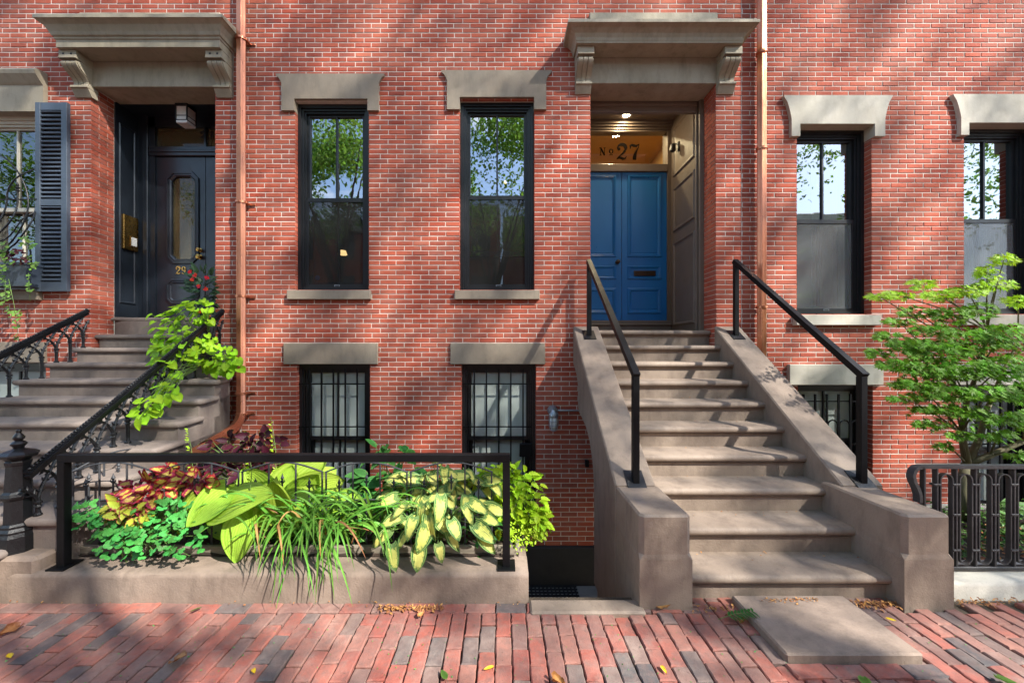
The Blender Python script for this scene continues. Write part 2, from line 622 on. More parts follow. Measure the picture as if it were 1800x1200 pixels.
M['galv'] = pmat('galvanised', (168, 174, 180), (146, 152, 158), 12, 0.4, metal=0.7)
M['bark'] = pmat('bark', (96, 86, 74), (66, 58, 50), 14, 0.95, 0.02, 30, stretch=(1, 1, 0.25))
M['twig'] = pmat('maple_bark', (122, 116, 88), (92, 88, 64), 14, 0.8, 0.004, 60, stretch=(1, 1, 0.3))
M['stem'] = pmat('plant_stem', (96, 124, 58), None, 8, 0.6)
M['asphalt'] = pmat('asphalt', (92, 92, 92), (80, 80, 80), 30, 0.95, 0.006, 120)
M['lamp'] = emit_mat('lamp_glow', (1, 0.82, 0.55, 1), 14)
M['lamp_dim'] = emit_mat('room_lamp_glow', (1, 0.6, 0.26, 1), 1.3)
M['opal'] = pmat('opal_glass', (214, 216, 214), None, 6, 0.3)

# ------------------------------------------------------------------ ground
g = MB()
g.add([(-400, -420, -0.09), (400, -420, -0.09), (400, -7.2, -0.09), (-400, -7.2, -0.09)], [(0, 1, 2, 3)])
g.build('road', M['asphalt'], kind='structure', recalc=False)
XJ0, XJ1 = wx(424), wx(1304)        # party lines between the houses
g = MB()
g.add([(-60, -7.05, -0.03), (60, -7.05, -0.03), (60, -2.2, -0.03), (-60, -2.2, -0.03)], [(0, 1, 2, 3)])
pav = g.build('pavement', M['sand'], kind='structure', recalc=False)
g = MB()
for i in range(-16, 16):
    g.cbox(i * 2.0, i * 2.0 + 1.99, -7.2, -7.05, -0.3, 0.005, 0.012)
g.build('street_kerb', M['granite'], kind='structure')

# pavers: stretchers pointing at the houses, with one header row along the kerb
LP, WP, GAP = 0.200, 0.0895, 0.0062
Y_HEAD = DW * 0 - (DW - 2.40) + 0.0     # back edge of the field, just in front of the plinths


def paver_mesh(L, Wd, seed):
    r = random.Random(seed)
    mb = MB()
    n, k = 6, 3
    top = []
    c = 0.006
    ring_top, ring_mid, ring_bot = [], [], []
    per = []
    for i in range(n):
        per.append((-Wd / 2, -L / 2 + L * i / n))
    for i in range(k):
        per.append((-Wd / 2 + Wd * i / k, L / 2))
    for i in range(n):
        per.append((Wd / 2, L / 2 - L * i / n))
    for i in range(k):
        per.append((Wd / 2 - Wd * i / k, -L / 2))
    for x, y in per:
        jx, jy = r.uniform(-.003, .003), r.uniform(-.003, .003)
        x2, y2 = x + jx, y + jy
        ring_bot.append((x2, y2, -0.05))
        ring_mid.append((x2, y2, -0.006 + r.uniform(-.002, .001)))
        ring_top.append((x2 * (1 - 2 * c / Wd) + r.uniform(-.001, .001), y2 * (1 - 2 * c / L), r.uniform(-.0012, .0012)))
    mb.rings([ring_bot, ring_mid, ring_top], cap0=False)
    return mb


pm = []
for i in range(6):
    o = paver_mesh(LP, WP, i)
    me = bpy.data.meshes.new('paver')
    me.from_pydata(o.v, [], o.f)
    me.materials.append(M['paver_o'])
    pm.append(me)
pm_short = []
for i in range(3):
    o = paver_mesh(LP / 2 - GAP / 2, WP, 20 + i)
    me = bpy.data.meshes.new('paver_half')
    me.from_pydata(o.v, [], o.f)
    me.materials.append(M['paver_o'])
    pm_short.append(me)
pm_thin = []
rest = MB()
rest.rnd = []
pavers = []
SLAB = (wx(1382, 2.07) - 0.02, 2.33, -2.79, -2.22)       # x0,x1,y0,y1 of the doorstep slab


def paver_free(x, y, hx, hy):
    if SLAB[0] + hx < x < SLAB[1] - hx and SLAB[2] + hy < y < SLAB[3]:
        return False
    if y + hy > -2.30:
        for a, b in ((-9, 0.19), (0.15, 1.28), (2.66, 2.97)):
            if a + hx * .5 < x < b - hx * .5 and y - hy * .4 > (-2.34 if a == 2.66 else -2.33 if a != -9 else -2.27):
                return False
    if x > 2.9 and y + hy > -2.24:
        return False
    return True


Y0 = -2.395
nx = 150
for ix in range(-nx, nx):
    x = ix * (WP + GAP)
    for iy in range(-2, 24):
        y = Y0 - LP / 2 - iy * (LP + GAP) + (LP / 2 if ix % 2 else 0) + 0.012 * math.sin(ix * 1.7)
        if abs(x) > 10 and iy > 12:
            continue
        zone_head = y + LP / 2 > Y0 + .03 and x < 1.3
        if zone_head and y > Y0 + .04:
            continue
        half = False
        if zone_head:
            half = True
            y = Y0 - 0.003 - LP / 4
        hx, hy = WP / 2, (LP / 4 if half else LP / 2)
        if not paver_free(x, y, hx * .8, hy * .8):
            continue
        pavers.append((x, y, half, 0))
for i in range(-45, 7):                                   # header row laid along the kerb
    x = i * (LP + GAP) + 0.05
    if paver_free(x, Y0 + WP / 2 + 0.004, LP / 2 * .7, WP / 2 * 0.3):
        pavers.append((x, Y0 + WP / 2 + 0.004, False, 1))
for i in range(0, 4):                                     # row along the front of the slab
    pavers.append((SLAB[0] + 0.11 + i * (LP + GAP), SLAB[2] - WP / 2 - 0.006, False, 1))
pavers.sort(key=lambda p: (abs(p[0]) > 2.2 * abs(p[1] + DW) + 0.3 or p[1] < -3.05) * 100 + (p[0] ** 2 + (p[1] + 4) ** 2))
pset = []
for k, (x, y, half, rot) in enumerate(pavers):
    if rot == 0 and any(r2 == 1 and abs(x - a) < LP / 2 and abs(y - b) < LP / 2 for a, b, _, r2 in ()):
        continue
    rz = R.gauss(0, .012) + (math.pi / 2 if rot else 0)
    dz = R.gauss(0, .0025)
    if rot == 0 and SLAB[0] - .03 < x < SLAB[0] + 0.85 and abs(y - (SLAB[2] - WP / 2)) < LP / 2 + WP / 2 - 0.01:
        dz -= .012      # bedded under the row that borders the slab
    if rot == 0 and not half and x < 1.3 and y > Y0 - LP / 2 + .008:
        dz -= .012
    rx, ry = R.gauss(0, .010), R.gauss(0, .014)
    if k < 300:
        me = R.choice(pm_short if half else pm)
        o = bpy.data.objects.new('brick', me)
        COL.objects.link(o)
        o.parent = pav
        o.location = (x, y, dz)
        o.rotation_euler = (rx, ry, rz)
    else:
        me = (pm_short if half else pm)[0]
        mt = Matrix.Translation((x, y, dz)) @ Matrix.Rotation(rz, 4, 'Z') @ Matrix.Rotation(rx, 4, 'X') @ Matrix.Rotation(ry, 4, 'Y')
        rest.add([mt @ v.co for v in me.vertices], [tuple(p.vertices) for p in me.polygons])
        rest.rnd.extend([R.random()] * len(me.polygons))
rest.build('brick_paving', M['paver_a'], pav, kind='stuff', recalc=False)

# ------------------------------------------------------------------ facades
CH, CW = 0.0626, 0.213     # course height, brick pitch
BH, BL = 0.0528, 0.2038
stretcher = MB()


def brick_verts(x0, x1, z0, z1, y, dep=0.03):
    c = 0.0035
    return ([(x0 + c, y, z0 + c), (x1 - c, y, z0 + c), (x1 - c, y, z1 - c), (x0 + c, y, z1 - c),
             (x0, y + c, z0), (x1, y + c, z0), (x1, y + c, z1), (x0, y + c, z1),
             (x0, y + dep, z0), (x1, y + dep, z0), (x1, y + dep, z1), (x0, y + dep, z1)],
            [(0, 1, 2, 3), (4, 5, 1, 0), (5, 6, 2, 1), (6, 7, 3, 2), (7, 4, 0, 3), (8, 9, 5, 4), (9, 10, 6, 5), (10, 11, 7, 6), (11, 8, 4, 7)])


bv, bf = brick_verts(-BL / 2, BL / 2, -BH / 2, BH / 2, 0)
brick_me = bpy.data.meshes.new('brick')
brick_me.from_pydata(bv, [], bf)
brick_me.materials.append(M['brick_o'])


def facade(house, X0, X1, Z0, Z1, holes, covers, deep=None):
    """one face of brickwork in front of a mortar core; holes = (x0,x1,z0,z1,reveal depth)"""
    rows = []
    k0 = int(math.floor(Z0 / CH))
    full, cut = [], []
    deep = deep or []
    for k in range(k0, int(Z1 / CH) + 1):
        zc = (k + 0.5) * CH
        off = (k % 2) * CW / 2 + R.uniform(-.008, .008)
        spans = [(X0 + .003, X1 - .003, 0, 0)]
        for h in holes:
            if h[2] < zc < h[3]:
                ns = []
                for a, b, da, db in spans:
                    if h[1] <= a or h[0] >= b:
                        ns.append((a, b, da, db))
                        continue
                    if h[0] > a:
                        ns.append((a, h[0], da, h[4]))
                    if h[1] < b:
                        ns.append((h[1], b, h[4], db))
                spans = ns
        for a, b, da, db in spans:
            i = math.floor((a - off) / CW)
            while off + i * CW < b:
                x0, x1 = off + i * CW + .0046, off + (i + 1) * CW - .0046
                i += 1
                x0c, x1c = max(x0, a), min(x1, b)
                if x1c - x0c < .02 and not (da or db):
                    continue
                if da and x0c > a + .001 and x0c - a < .0791:
                    x0c = a
                if db and b - x1c < .0791:
                    x1c = b
                if (da and x1c - a < .07) or (db and b - x0c < .07):
                    continue
                dep = 0.03
                if da and x0c <= a + .02:
                    dep = max(dep, da)
                    x0c = a
                if db and x1c >= b - .02:
                    dep = max(dep, db)
                    x1c = b
                if x1c - x0c < .02:
                    continue
                z0 = k * CH + .0049
                jy = max(-.002, min(.0018, R.gauss(0, .001)))
                if dep == 0.03 and abs((x1c - x0c) - (x1 - x0)) < .001:
                    full.append((x0, z0, jy))
                else:
                    if dep > .2:      # reveal of a doorway: header and stretcher in turn
                        d1 = 0.2 if k % 2 else 0.095
                        cut.append((x0c, x1c, z0, jy, d1, 0))
                        cut.append((x0c, x1c, z0, jy, dep, d1 + .009))
                    else:
                        cut.append((x0c, x1c, z0, jy, dep, 0))

    def seen(q):
        x, z = q[0] + BL / 2, q[1] + BH / 2
        if not (wx(5) < x < wx(1795) and wz(960) < z < wz(5)):
            return False
        return not any(a - .05 < x < b + .05 and c - .02 < z < d + .02 for a, b, c, d in covers)
    vis = [q for q in full if seen(q)]
    cx = min(max(0, X0), X1)
    vis.sort(key=lambda q: (q[0] - cx) ** 2 * .5 + (q[1] - 2.6) ** 2)
    mine = set(vis[:300])
    b0 = BASE[house.name]
    for q in vis[:300]:
        o = bpy.data.objects.new('brick', brick_me)
        COL.objects.link(o)
        o.parent = house
        o.location = (q[0] + BL / 2 - b0.x, q[2], q[1] + BH / 2)
        o.rotation_euler = (R.gauss(0, .006), 0, R.gauss(0, .003))
    mb = MB()
    mb.rnd = []
    for q in full:
        if q in mine:
            continue
        v, f = brick_verts(q[0], q[0] + BL, q[1], q[1] + BH, q[2])
        mb.add(v, f)
        mb.rnd.extend([R.random()] * 9)
    for a, b, z0, jy, dep, y0 in cut:
        v, f = brick_verts(a, b, z0, z0 + BH, jy + y0, dep - y0)
        mb.add(v, f)
        mb.rnd.extend([R.random()] * 9)
    mb.build('brickwork', M['brick_a'], house, kind='stuff', recalc=False)
    # mortar core with the openings left out
    xs = sorted({X0, X1} | {min(max(v, X0), X1) for h in holes for v in (h[0] - .006, h[1] + .006)})
    zs = sorted({Z0, Z1} | {min(max(v, Z0), Z1) for h in holes for v in (h[2], h[3])})
    mo = MB()
    for za, zb in zip(zs, zs[1:]):
        run = None
        for xa, xb in list(zip(xs, xs[1:])) + [(X1, X1)]:
            c = ((xa + xb) / 2, (za + zb) / 2)
            solid = xa < xb and not any(h[0] - .007 <= c[0] <= h[1] + .007 and h[2] <= c[1] <= h[3] for h in holes)
            if solid:
                run = (run[0], xb) if run else (xa, xb)
            elif run:
                mo.box(run[0], run[1], 0.0046, 0.295, za, zb)
                run = None
    mo.build('mortar_wall', M['mortar'], house, recalc=False)


def pr(px0, px1, py0, py1):
    """facade rectangle measured on the survey: x0,x1,z0,z1"""
    return (wx(px0), wx(px1), wz(py1), wz(py0))


H29 = thing('row_house', 'red brick row house with a recessed navy door numbered 29 and a grey shuttered window', 'house', (XJ0 - 2, 0, 0), 'row houses')
H27 = thing('row_house', 'red brick row house with the blue double door numbered 27 and four black windows', 'house', (0, 0, 0), 'row houses')
H25 = thing('row_house', 'red brick row house with pale stone lintels behind the small green maple', 'house', (XJ1 + 2, 0, 0), 'row houses')

win27 = [pr(519, 648, 178, 511), pr(808, 939, 175, 511)]
base27 = [pr(521, 650, 640, 905), pr(811, 942, 640, 905)]
door27 = (wx(1038), wx(1258), 1.2, wz(147))
win25 = [pr(1401, 1532, 221, 554), pr(1695, 1826, 219, 554)]
base25 = [pr(1403, 1534, 674, 880), pr(1690, 1822, 674, 912)]
win29 = pr(-62, 76, 198, 512)
base29 = pr(-62, 80, 638, 860)
door29 = (wx(160), wx(378), 1.5, wz(153))
TOPZ, BOTZ = 8.6, -1.5

lint27 = [pr(487, 677, 133, 197), pr(776, 970, 127, 195), pr(500, 665, 603, 640), pr(792, 958, 603, 640)]
lint25 = [pr(1373, 1563, 172, 243), pr(1668, 1856, 170, 241), pr(1383, 1547, 640, 676), pr(1672, 1836, 640, 676)]
facade(H27, XJ0, XJ1, BOTZ + .7, TOPZ,
       [r + (.075,) for r in win27] + [r + (.075,) for r in base27] + [door27 + (.285,)],
       lint27 + [pr(508, 653, 511, 530), pr(800, 948, 511, 530), (.7, 3.06, -2, 2.05), (.85, 3.02, 5.0, 6.1), (wx(420), wx(440), -2, 9)] + win27 + base27 + [door27, (-3.4, .3, -2, .3)])
facade(H29, XJ0 - 5.6, XJ0, BOTZ, TOPZ, [win29 + (.075,), base29 + (.075,), door29 + (.285,)],
       [win29, base29, door29, (-5.35, -3.3, -2, 1.75), pr(62, 118, 180, 512), pr(-80, 92, 128, 200), pr(-80, 84, 600, 640), pr(66, 410, 26, 176), (wx(408), XJ0, -2, 9)])
facade(H25, XJ1, XJ1 + 5.6, BOTZ, TOPZ, [r + (.1,) for r in win25 + base25],
       win25 + base25 + lint25 + [pr(1393, 1540, 553, 572), (wx(1326), wx(1350), -2, 9), (4.3, 9, -2, 2.1), (wx(1304), wx(1430), -2, 1.9)])


def slab_part(house, name, r, y0, y1, mat, c=.006, **k):
    mb = MB()
    mb.cbox(r[0], r[1], y0, y1, r[2], r[3], c)
    return mb.build(name, mat, house, **k)


# stone lintels with flared ears over a notch
def eared(house, o, n, mat, ear=(.075, .12), proj=.035):
    x0, x1, z0, z1 = o
    a, b = ear
    zt = n[3]
    poly = [(x0, z1), (x0 + .012, z1 - .03)]
    for i in range(1, 6):
        t = i / 5
        poly.append((x0 + .012 + (a - .012) * (t ** .6), z1 - .03 - (b - .03) * t))
    poly += [(x0 + a, z0), (n[0] + .002, z0), (n[0] + .002, zt), (n[1] - .002, zt), (n[1] - .002, z0)]
    right = [(x1, z1), (x1 - .012, z1 - .03)]
    for i in range(1, 6):
        t = i / 5
        right.append((x1 - .012 - (a - .012) * (t ** .6), z1 - .03 - (b - .03) * t))
    right += [(x1 - a, z0)]
    poly += right[::-1]
    MB().prism(poly, 'y', -proj, .1).build('lintel', mat, house)


for o, n in zip(lint27[:2], win27):
    eared(H27, o, (n[0] + .002, n[1] - .002, 0, n[3] + .01), M['lintel'])
for o, n in zip(lint25[:2], win25):
    eared(H25, o, (n[0] + .002, n[1] - .002, 0, n[3] - .005), M['pale'], (.1, .3), .05)
for o in lint27[2:]:
    slab_part(H27, 'lintel', o, -.03, .1, M['lintel'], .006)
for o in lint25[2:]:
    slab_part(H25, 'lintel', o, -.05, .1, M['pale'], .006)
for p0, p1, yy in ((508, 653, 511), (800, 948, 511)):
    slab_part(H27, 'sill', pr(p0, p1, yy, yy + 16), -.055, .12, M['lintel'])
for p0, p1, yy in ((1393, 1540, 554), (1687, 1834, 554)):
    slab_part(H25, 'sill', pr(p0, p1, yy, yy + 18), -.07, .12, M['pale'])
slab_part(H29, 'sill', pr(-72, 75, 512, 528), -.06, .12, M['lintel'])
slab_part(H29, 'stone_band', pr(-90, 83, 601, 637), -.035, .1, M['lintel'])
# moulded hood over the window of 29
hb = MB()
hz = wz(200)
prof = [(.1, hz), (-.05, hz), (-.05, hz + .33), (-.07, hz + .35), (-.1, hz + .39), (-.13, hz + .43), (-.14, hz + .47), (-.12, hz + .5), (.1, hz + .52)]
hb.prism(prof, 'x', wx(-80), wx(84))
hb.build('lintel', M['hood'], H29)
slab_part(H27, 'plinth', (XJ0 + .004, 3.0, -1.5, -.815), -.05, .2, M['plinth'])


# ------------------------------------------------------------------ windows
def frame4(mb, x0, x1, z0, z1, y0, y1, wl, wr=None, wt=None, wb=None):
    wr = wl if wr is None else wr
    wt = wl if wt is None else wt
    wb = wl if wb is None else wb
    mb.box(x0, x0 + wl, y0, y1, z0, z1)
    mb.box(x1 - wr, x1, y0, y1, z0, z1)
    mb.box(x0 + wl, x1 - wr, y0 + .0006, y1, z1 - wt, z1)
    mb.box(x0 + wl, x1 - wr, y0 + .0006, y1, z0, z0 + wb)


def room(house, x0, x1, z0, z1, mat=None, dep=2.2, m=.5, dark=None):
    X0, X1, Z0, Z1, Y0, Y1 = x0 - m, x1 + m, z0 - .15, z1 + .3, .32, .3 + dep
    mb = MB()
    v = [(X0, Y0, Z0), (X1, Y0, Z0), (X1, Y1, Z0), (X0, Y1, Z0), (X0, Y0, Z1), (X1, Y0, Z1), (X1, Y1, Z1), (X0, Y1, Z1)]
    mb.add(v, [(0, 1, 2, 3), (7, 6, 5, 4), (2, 6, 7, 3), (1, 5, 6, 2), (3, 7, 4, 0)])
    # front wall returns close the box round the opening
    for a, b, c, d in ((X0, x0 - .0, Z0, Z1), (x1, X1, Z0, Z1), (x0, x1, Z0, z0), (x0, x1, z1, Z1)):
        mb.add([(a, Y0, c), (b, Y0, c), (b, Y0, d), (a, Y0, d)], [(0, 1, 2, 3)])
    mb.build('room', mat or M['room'], house, recalc=False)


def sash_window(house, r, mat, style='tall', meet=.5, screen=False, glassm='glass', low='glass_lo', yb=.06, cas=.1, raised=0.0, muntin=True, scr='screen'):
    x0, x1, z0, z1 = r
    wn = part_empty('window', house)
    f = MB()
    # stepped casing
    frame4(f, x0 + .001, x1 - .001, z0 + .001, z1 - .001, yb, .26, cas * .4, wt=cas * .45, wb=.03)
    frame4(f, x0 + cas * .4 + .0005, x1 - cas * .4 - .0005, z0 + .03, z1 - cas * .45 - .0005, yb + .022, .26, cas * .3, wb=.025)
    frame4(f, x0 + cas * .7, x1 - cas * .7, z0 + .055, z1 - cas * .75 - .001, yb + .04, .26, cas * .22, wb=.02)
    f.box(x0 + .02, x1 - .02, yb - .02, yb + .05, z0 + .0015, z0 + .028)
    f.build('frame', mat, wn)
    xi0, xi1, zi0, zi1 = x0 + cas * .92, x1 - cas * .92, z0 + .07, z1 - cas * .95
    zm = zi0 + (zi1 - zi0) * meet
    s = MB()
    st = .035
    frame4(s, xi0, xi1, zm - .03, zi1, yb + .07, yb + .115, st, wb=.05, wt=.03)
    if muntin:
        xm = (xi0 + xi1) / 2
        s.box(xm - .011, xm + .011, yb + .075, yb + .11, zm + .02, zi1 - .03)
    s.build('sash', mat, wn)
    gl = MB()
    y = yb + .095
    gl.add([(xi0 + st, y, zm + .02), (xi1 - st, y, zm + .02), (xi1 - st, y, zi1 - .03), (xi0 + st, y, zi1 - .03)], [(0, 1, 2, 3)])
    gl.build('pane', M[glassm], wn, recalc=False)
    s = MB()
    dz = raised
    frame4(s, xi0 + .002, xi1 - .002, zi0 + dz, min(zm + .015 + dz, zm + .015), yb + .13, yb + .175, st + .012, wb=.075, wt=.04)
    if muntin:
        s.box(xm - .011, xm + .011, yb + .135, yb + .17, zi0 + .07 + dz, zm - .02)
    s.build('sash', mat, wn)
    gl = MB()
    y = yb + .155
    gl.add([(xi0 + st, y, zi0 + .07 + dz), (xi1 - st, y, zi0 + .07 + dz), (xi1 - st, y, zm - .02), (xi0 + st, y, zm - .02)], [(0, 1, 2, 3)])
    gl.build('pane', M[low], wn, recalc=False)
    if screen:
        s = MB()
        frame4(s, xi0 - .006, xi1 + .006, zi0 - .012, zm + .028, yb + .048, yb + .066, .03, wb=.045, wt=.05)
        so = s.build('screen', mat, wn)
        s = MB()
        s.add([(xi0, yb + .058, zi0), (xi1, yb + .058, zi0), (xi1, yb + .058, zm), (xi0, yb + .058, zm)], [(0, 1, 2, 3)])
        s.build('screen_mesh', M[scr], wn, recalc=False)
        s = MB()
        xm2 = (xi0 + xi1) / 2 + .02
        frame4(s, xm2 - .035, xm2 + .035, zi0 + .002, zi0 + .026, yb + .040, yb + .049, .006)
        s.build('latch', M['galv'], wn)
    return wn, (xi0, xi1, zi0, zi1, zm)


w1, i1 = sash_window(H27, win27[0], M['winblack'], screen=True, meet=.5)
w2, i2 = sash_window(H27, win27[1], M['winblack'], screen=True, meet=.51, raised=.42)
room(H27, *win27[0])
room(H27, *win27[1])
for i_ in (i1, i2):
    s = MB().lathe([(.034, 0), (.034, .004)], ((i_[0] + .09) if i_ is i1 else (i_[1] - .08), .06 + .15, i_[2] + (.14 if i_ is i1 else 1.0)), 14, axis='y')
    s.build('sticker', pmat('sticker_blue', (40, 96, 150), None, 8, .5), w1 if i_ is i1 else w2)
for r in win25:
    wn, ii = sash_window(H25, r, M['winblack'], screen=True, meet=.52, yb=.1, glassm='glass_sky', scr='screen_pale')
    room(H25, *r)
    # two hanging curtains with folds
    for a, b in ((ii[0] + .36, ii[1] - .1),):
        mb = MB()
        n = 40
        row = []
        for j in range(n + 1):
            x = a + (b - a) * j / n
            row.append((x, .31 + .02 * math.sin(j * .9) + .008 * math.sin(j * 2.3)))
        mb.add([(x, y, r[2]) for x, y in row] + [(x, y, r[3]) for x, y in row], [(j, j + 1, n + 2 + j, n + 1 + j) for j in range(n)])
        mb.build('curtain', M['curtain'], H25, smooth=True, recalc=False)


def basement_window(house, r, bars=True, yb=.07):
    wn, ii = sash_window(house, r, M['winblack'], yb=yb, cas=.09, meet=.5, glassm='glass_b', low='glass_b')
    room(house, *r, dep=1.2)
    # venetian blind: every slat real, joined
    mb = MB()
    z = r[2] + .05
    while z < r[3] - .03:
        mb.add([(r[0] + .05, .262, z), (r[1] - .05, .262, z), (r[1] - .05, .275, z + .0135), (r[0] + .05, .275, z + .0135)], [(0, 1, 2, 3)])
        z += .0145
    mb.build('blind_slats', M['blind'], house, kind='stuff', recalc=False)
    return wn, ii


for k, r in enumerate(base27):
    wn, ii = basement_window(H27, r)
    # iron bars
    gr = part_empty('window_bars', H27)
    n = 5
    for j in range(n):
        x = r[0] + .165 + (r[1] - r[0] - .33) * j / (n - 1) + (.0 if k else -.01)
        MB().box(x - .009, x + .009, .022, .04, r[2] + .04, r[3] - .06).build('bar', M['black'], gr)
    for z in (wz(675), wz(751)):
        MB().box(r[0] + .01, r[1] - .06, .0405, .05, z - .008, z + .008).build('cross_bar', M['black'], gr)
    if k:
        MB().cbox(r[1] - .21, r[1] - .045, .012, .06, wz(803), wz(780), .004).build('lock_box', M['black'], gr)
for k, r in enumerate(base25):
    wn, ii = basement_window(H25, r, yb=.1)
    gr = part_empty('window_bars', H25)
    n = 6
    xs = [r[0] + .1 + (r[1] - r[0] - .2) * j / (n - 1) for j in range(n)]
    for x in xs:
        MB().box(x - .01, x + .01, .03, .05, r[2] + .03, wz(693)).build('bar', M['black'], gr)
    for z in (wz(706), wz(782)):
        MB().box(r[0] + .02, r[1] - .02, .0505, .06, z - .008, z + .008).build('cross_bar', M['black'], gr)
    for a, b in zip(xs, xs[1:]):
        c, rd = (a + b) / 2, (b - a) / 2 - .012
        zc = wz(748)
        pts = [(c - rd, .04, r[2] + .05), (c - rd, .04, zc)] + [(c - rd * math.cos(t * math.pi / 8), .04, zc + rd * math.sin(t * math.pi / 8)) for t in range(1, 8)] + [(c + rd, .04, zc), (c + rd, .04, r[2] + .05)]
        MB().tube(pts, .01, 6, up=(0, 1, 0)).build('hoop', M['black'], gr)
basement_window(H29, base29)
wn29, i29 = sash_window(H29, win29, M['winwhite'], meet=.49, glassm='glass_lo', low='glass_lo', cas=.13)
room(H29, *win29)
# lit lamps the photo shows inside
for (px, py, sx, sz) in ((602, 444, .07, .03), (888, 320, .022, .018)):
    q = P(px, py, DW + .9)
    lp = MB().lathe([(.004, -sz), (sx, -sz), (sx * .7, sz), (.004, sz)], q, 14)
    lp.build('room_lamp', M['lamp_dim'], H27)

# ------------------------------------------------------------------ door hoods with scroll brackets
def hood(house, xs0, xs1, xl0, xl1, zs, zf, xb0, xb1, ztop, brk, mat, fascia):
    c = part_empty('door_hood', house)
    # soffit slab, crown moulding and lip, swept round three sides
    d0, d1 = .245, .375
    if fascia:
        prof = [(.0, zs), (.0, zs + .085), (.012, zs + .095), (.012, zs + .115), (.03, zs + .125), (.042, zs + .16), (.075, zs + .22), (.115, zs + .25), (.13, zs + .252), (.13, zs + .29)]
    else:
        prof = [(.0, zs), (.0, zs + .02), (.006, zs + .03), (.01, zs + .06), (.03, zs + .1), (.075, zs + .135), (.12, zs + .148), (.125, zs + .15), (.125, zs + .185)]
    mb = MB()
    rr = []
    for o, z in prof:
        rr.append([(xs0 - o, .05, z), (xs0 - o, -d0 - o, z), (xs1 + o, -d0 - o, z), (xs1 + o, .05, z)])
    zl = prof[-1][1]
    rr.append([(xs0 - .12, .05, zl + .07), (xs0 - .12, -d0 - .09, zl + .012), (xs1 + .12, -d0 - .09, zl + .012), (xs1 + .12, .05, zl + .07)])
    mb.rings(rr)
    mb.build('crown', mat, c)
    MB().cbox(xb0, xb1, -.05, .05, zl + .03, ztop, .008).build('blocking_course', mat, c)
    MB().cbox(brk[0][1] - .01, brk[1][0] + .01, -.012, .34, zf - .006, zs - .001, .004).build('frieze', mat, c)
    for b0, b1 in brk:
        pb = MB()
        pb.cbox(b0, b1, -.205, .06, zs - .105, zs - .002, .004)
        pb.cbox(b0 + .002, b1 - .002, -.215, -.19, zs - .105, zs - .085, .004)
        H = zs - .11 - (zf - .06)
        w_ = (b1 - b0)

        def scroll(i, x0, x1, e):
            zt, zb = zs - .108, zf - .03
            pts = []
            for t in range(15):
                u = t / 14
                y = -(.055 + .125 * (0.5 + .5 * math.cos(math.pi * min(1, u * 1.05)))) - .02 * math.sin(math.pi * u * 2) - e
                if u < .12:
                    y += .03 * (1 - u / .12) ** 2
                pts.append((y, zt - (zt - zb) * u))
            pts += [(.05, zb), (.05, zt)]
            pb.prism(pts, 'x', x0, x1)
        n = 3
        scroll(0, b0 + .004, b1 - .004, -.008)
        for i in range(n):
            a = b0 + .012 + (w_ - .024) * i / n
            scroll(i, a + .004, a + (w_ - .024) / n - .004, .008)
        pb.cbox(b0, b1, -.085, .06, zf - .062, zf - .032, .004)
        pb.prism([(-.07, zf - .063), (.05, zf - .063), (.05, zf - .15), (-.02, zf - .15)], 'x', b0 + .003, b1 - .003)
        pb.build('bracket', mat, c)
        if fascia:
            for k in range(2):
                xx = b0 + w_ * (.28 + .44 * k)
                MB().box(xx - .012, xx + .012, -.2065, -.2, zs - .06, zs - .036).build('bracket_recess_shade', M['plinth'], c)  # dark block on the face, colour standing in for a recess's shade


hood(H27, .90, 2.945, .8, 3.0, 5.49, wz(147), wx(1035), wx(1258), 6.045, ((.92, 1.127), (2.747, 2.965)), M['hood'], False)
hood(H29, -5.5, -3.49, -5.6, -3.38, 5.44, wz(153), wx(146), wx(392), 6.045, ((-5.52, -5.30), (-3.70, -3.49)), M['hood'], True)

# ------------------------------------------------------------------ vestibule and blue double door of 27
vx0, vx1 = door27[0] + .012, door27[1] - .012
zfl = 1.985
YD = 6.15 - DW
zc = 5.42
v = MB()
v.box(vx0 - .1, vx0, .295, YD + .3, zfl, zc)
MB().box(vx0 - .1, vx0, .295, YD + .3, zfl, zc).build('vestibule_wall', M['taupe'], H27)
# right-hand panelled lining
rl = MB()
rl.box(vx1, vx1 + .1, .40, YD + .3, zfl, zc)
for za, zb in ((zfl + .12, zfl + 1.45), (zfl + 1.62, zfl + 2.32), (zfl + 2.5, zfl + 3.28)):
    ya, yb_ = .50, YD - .12
    rings = []
    for ins, dx in ((0, -.002), (.012, -.02), (.03, -.02), (.045, -.004), (.06, -.001)):
        rings.append([(vx1 + dx, ya + ins, za + ins), (vx1 + dx, yb_ - ins, za + ins), (vx1 + dx, yb_ - ins, zb - ins), (vx1 + dx, ya + ins, zb - ins)])
    rl.rings(rings, cap0=False)
rl.build('vestibule_wall', M['taupe'], H27)
tr = MB()
tr.cbox(vx1 - .035, vx1 + .1, .30, .335, zfl, zc, .003)
tr.cbox(vx1 - .02, vx1 + .1, .336, .37, zfl, zc, .003)
tr.cbox(vx1 - .05, vx1 + .1, .37, .41, zfl, zc, .003)
tr.cbox(vx0, vx1 - .051, .345, .40, wz(178, 5.2) - .15, wz(147) + .1, .004)
tr.cbox(vx0, vx1 - .051, .335, .35, wz(178, 5.2) - .06, wz(178, 5.2) - .02, .004)
tr.build('vestibule_trim', M['taupe'], H27)
ce = MB()
ce.box(vx0, vx1, .40, YD + .3, zc, zc + .05)
for k in range(3):
    ce.box(vx0, vx1 - .001 * k, YD - .05 - .03 * k, YD + .02, zc - .05 - .03 * (2 - k), zc - .05 - .03 * (1 - k) if k < 2 else zc - .001)
ce.build('vestibule_ceiling', M['taupe'], H27)
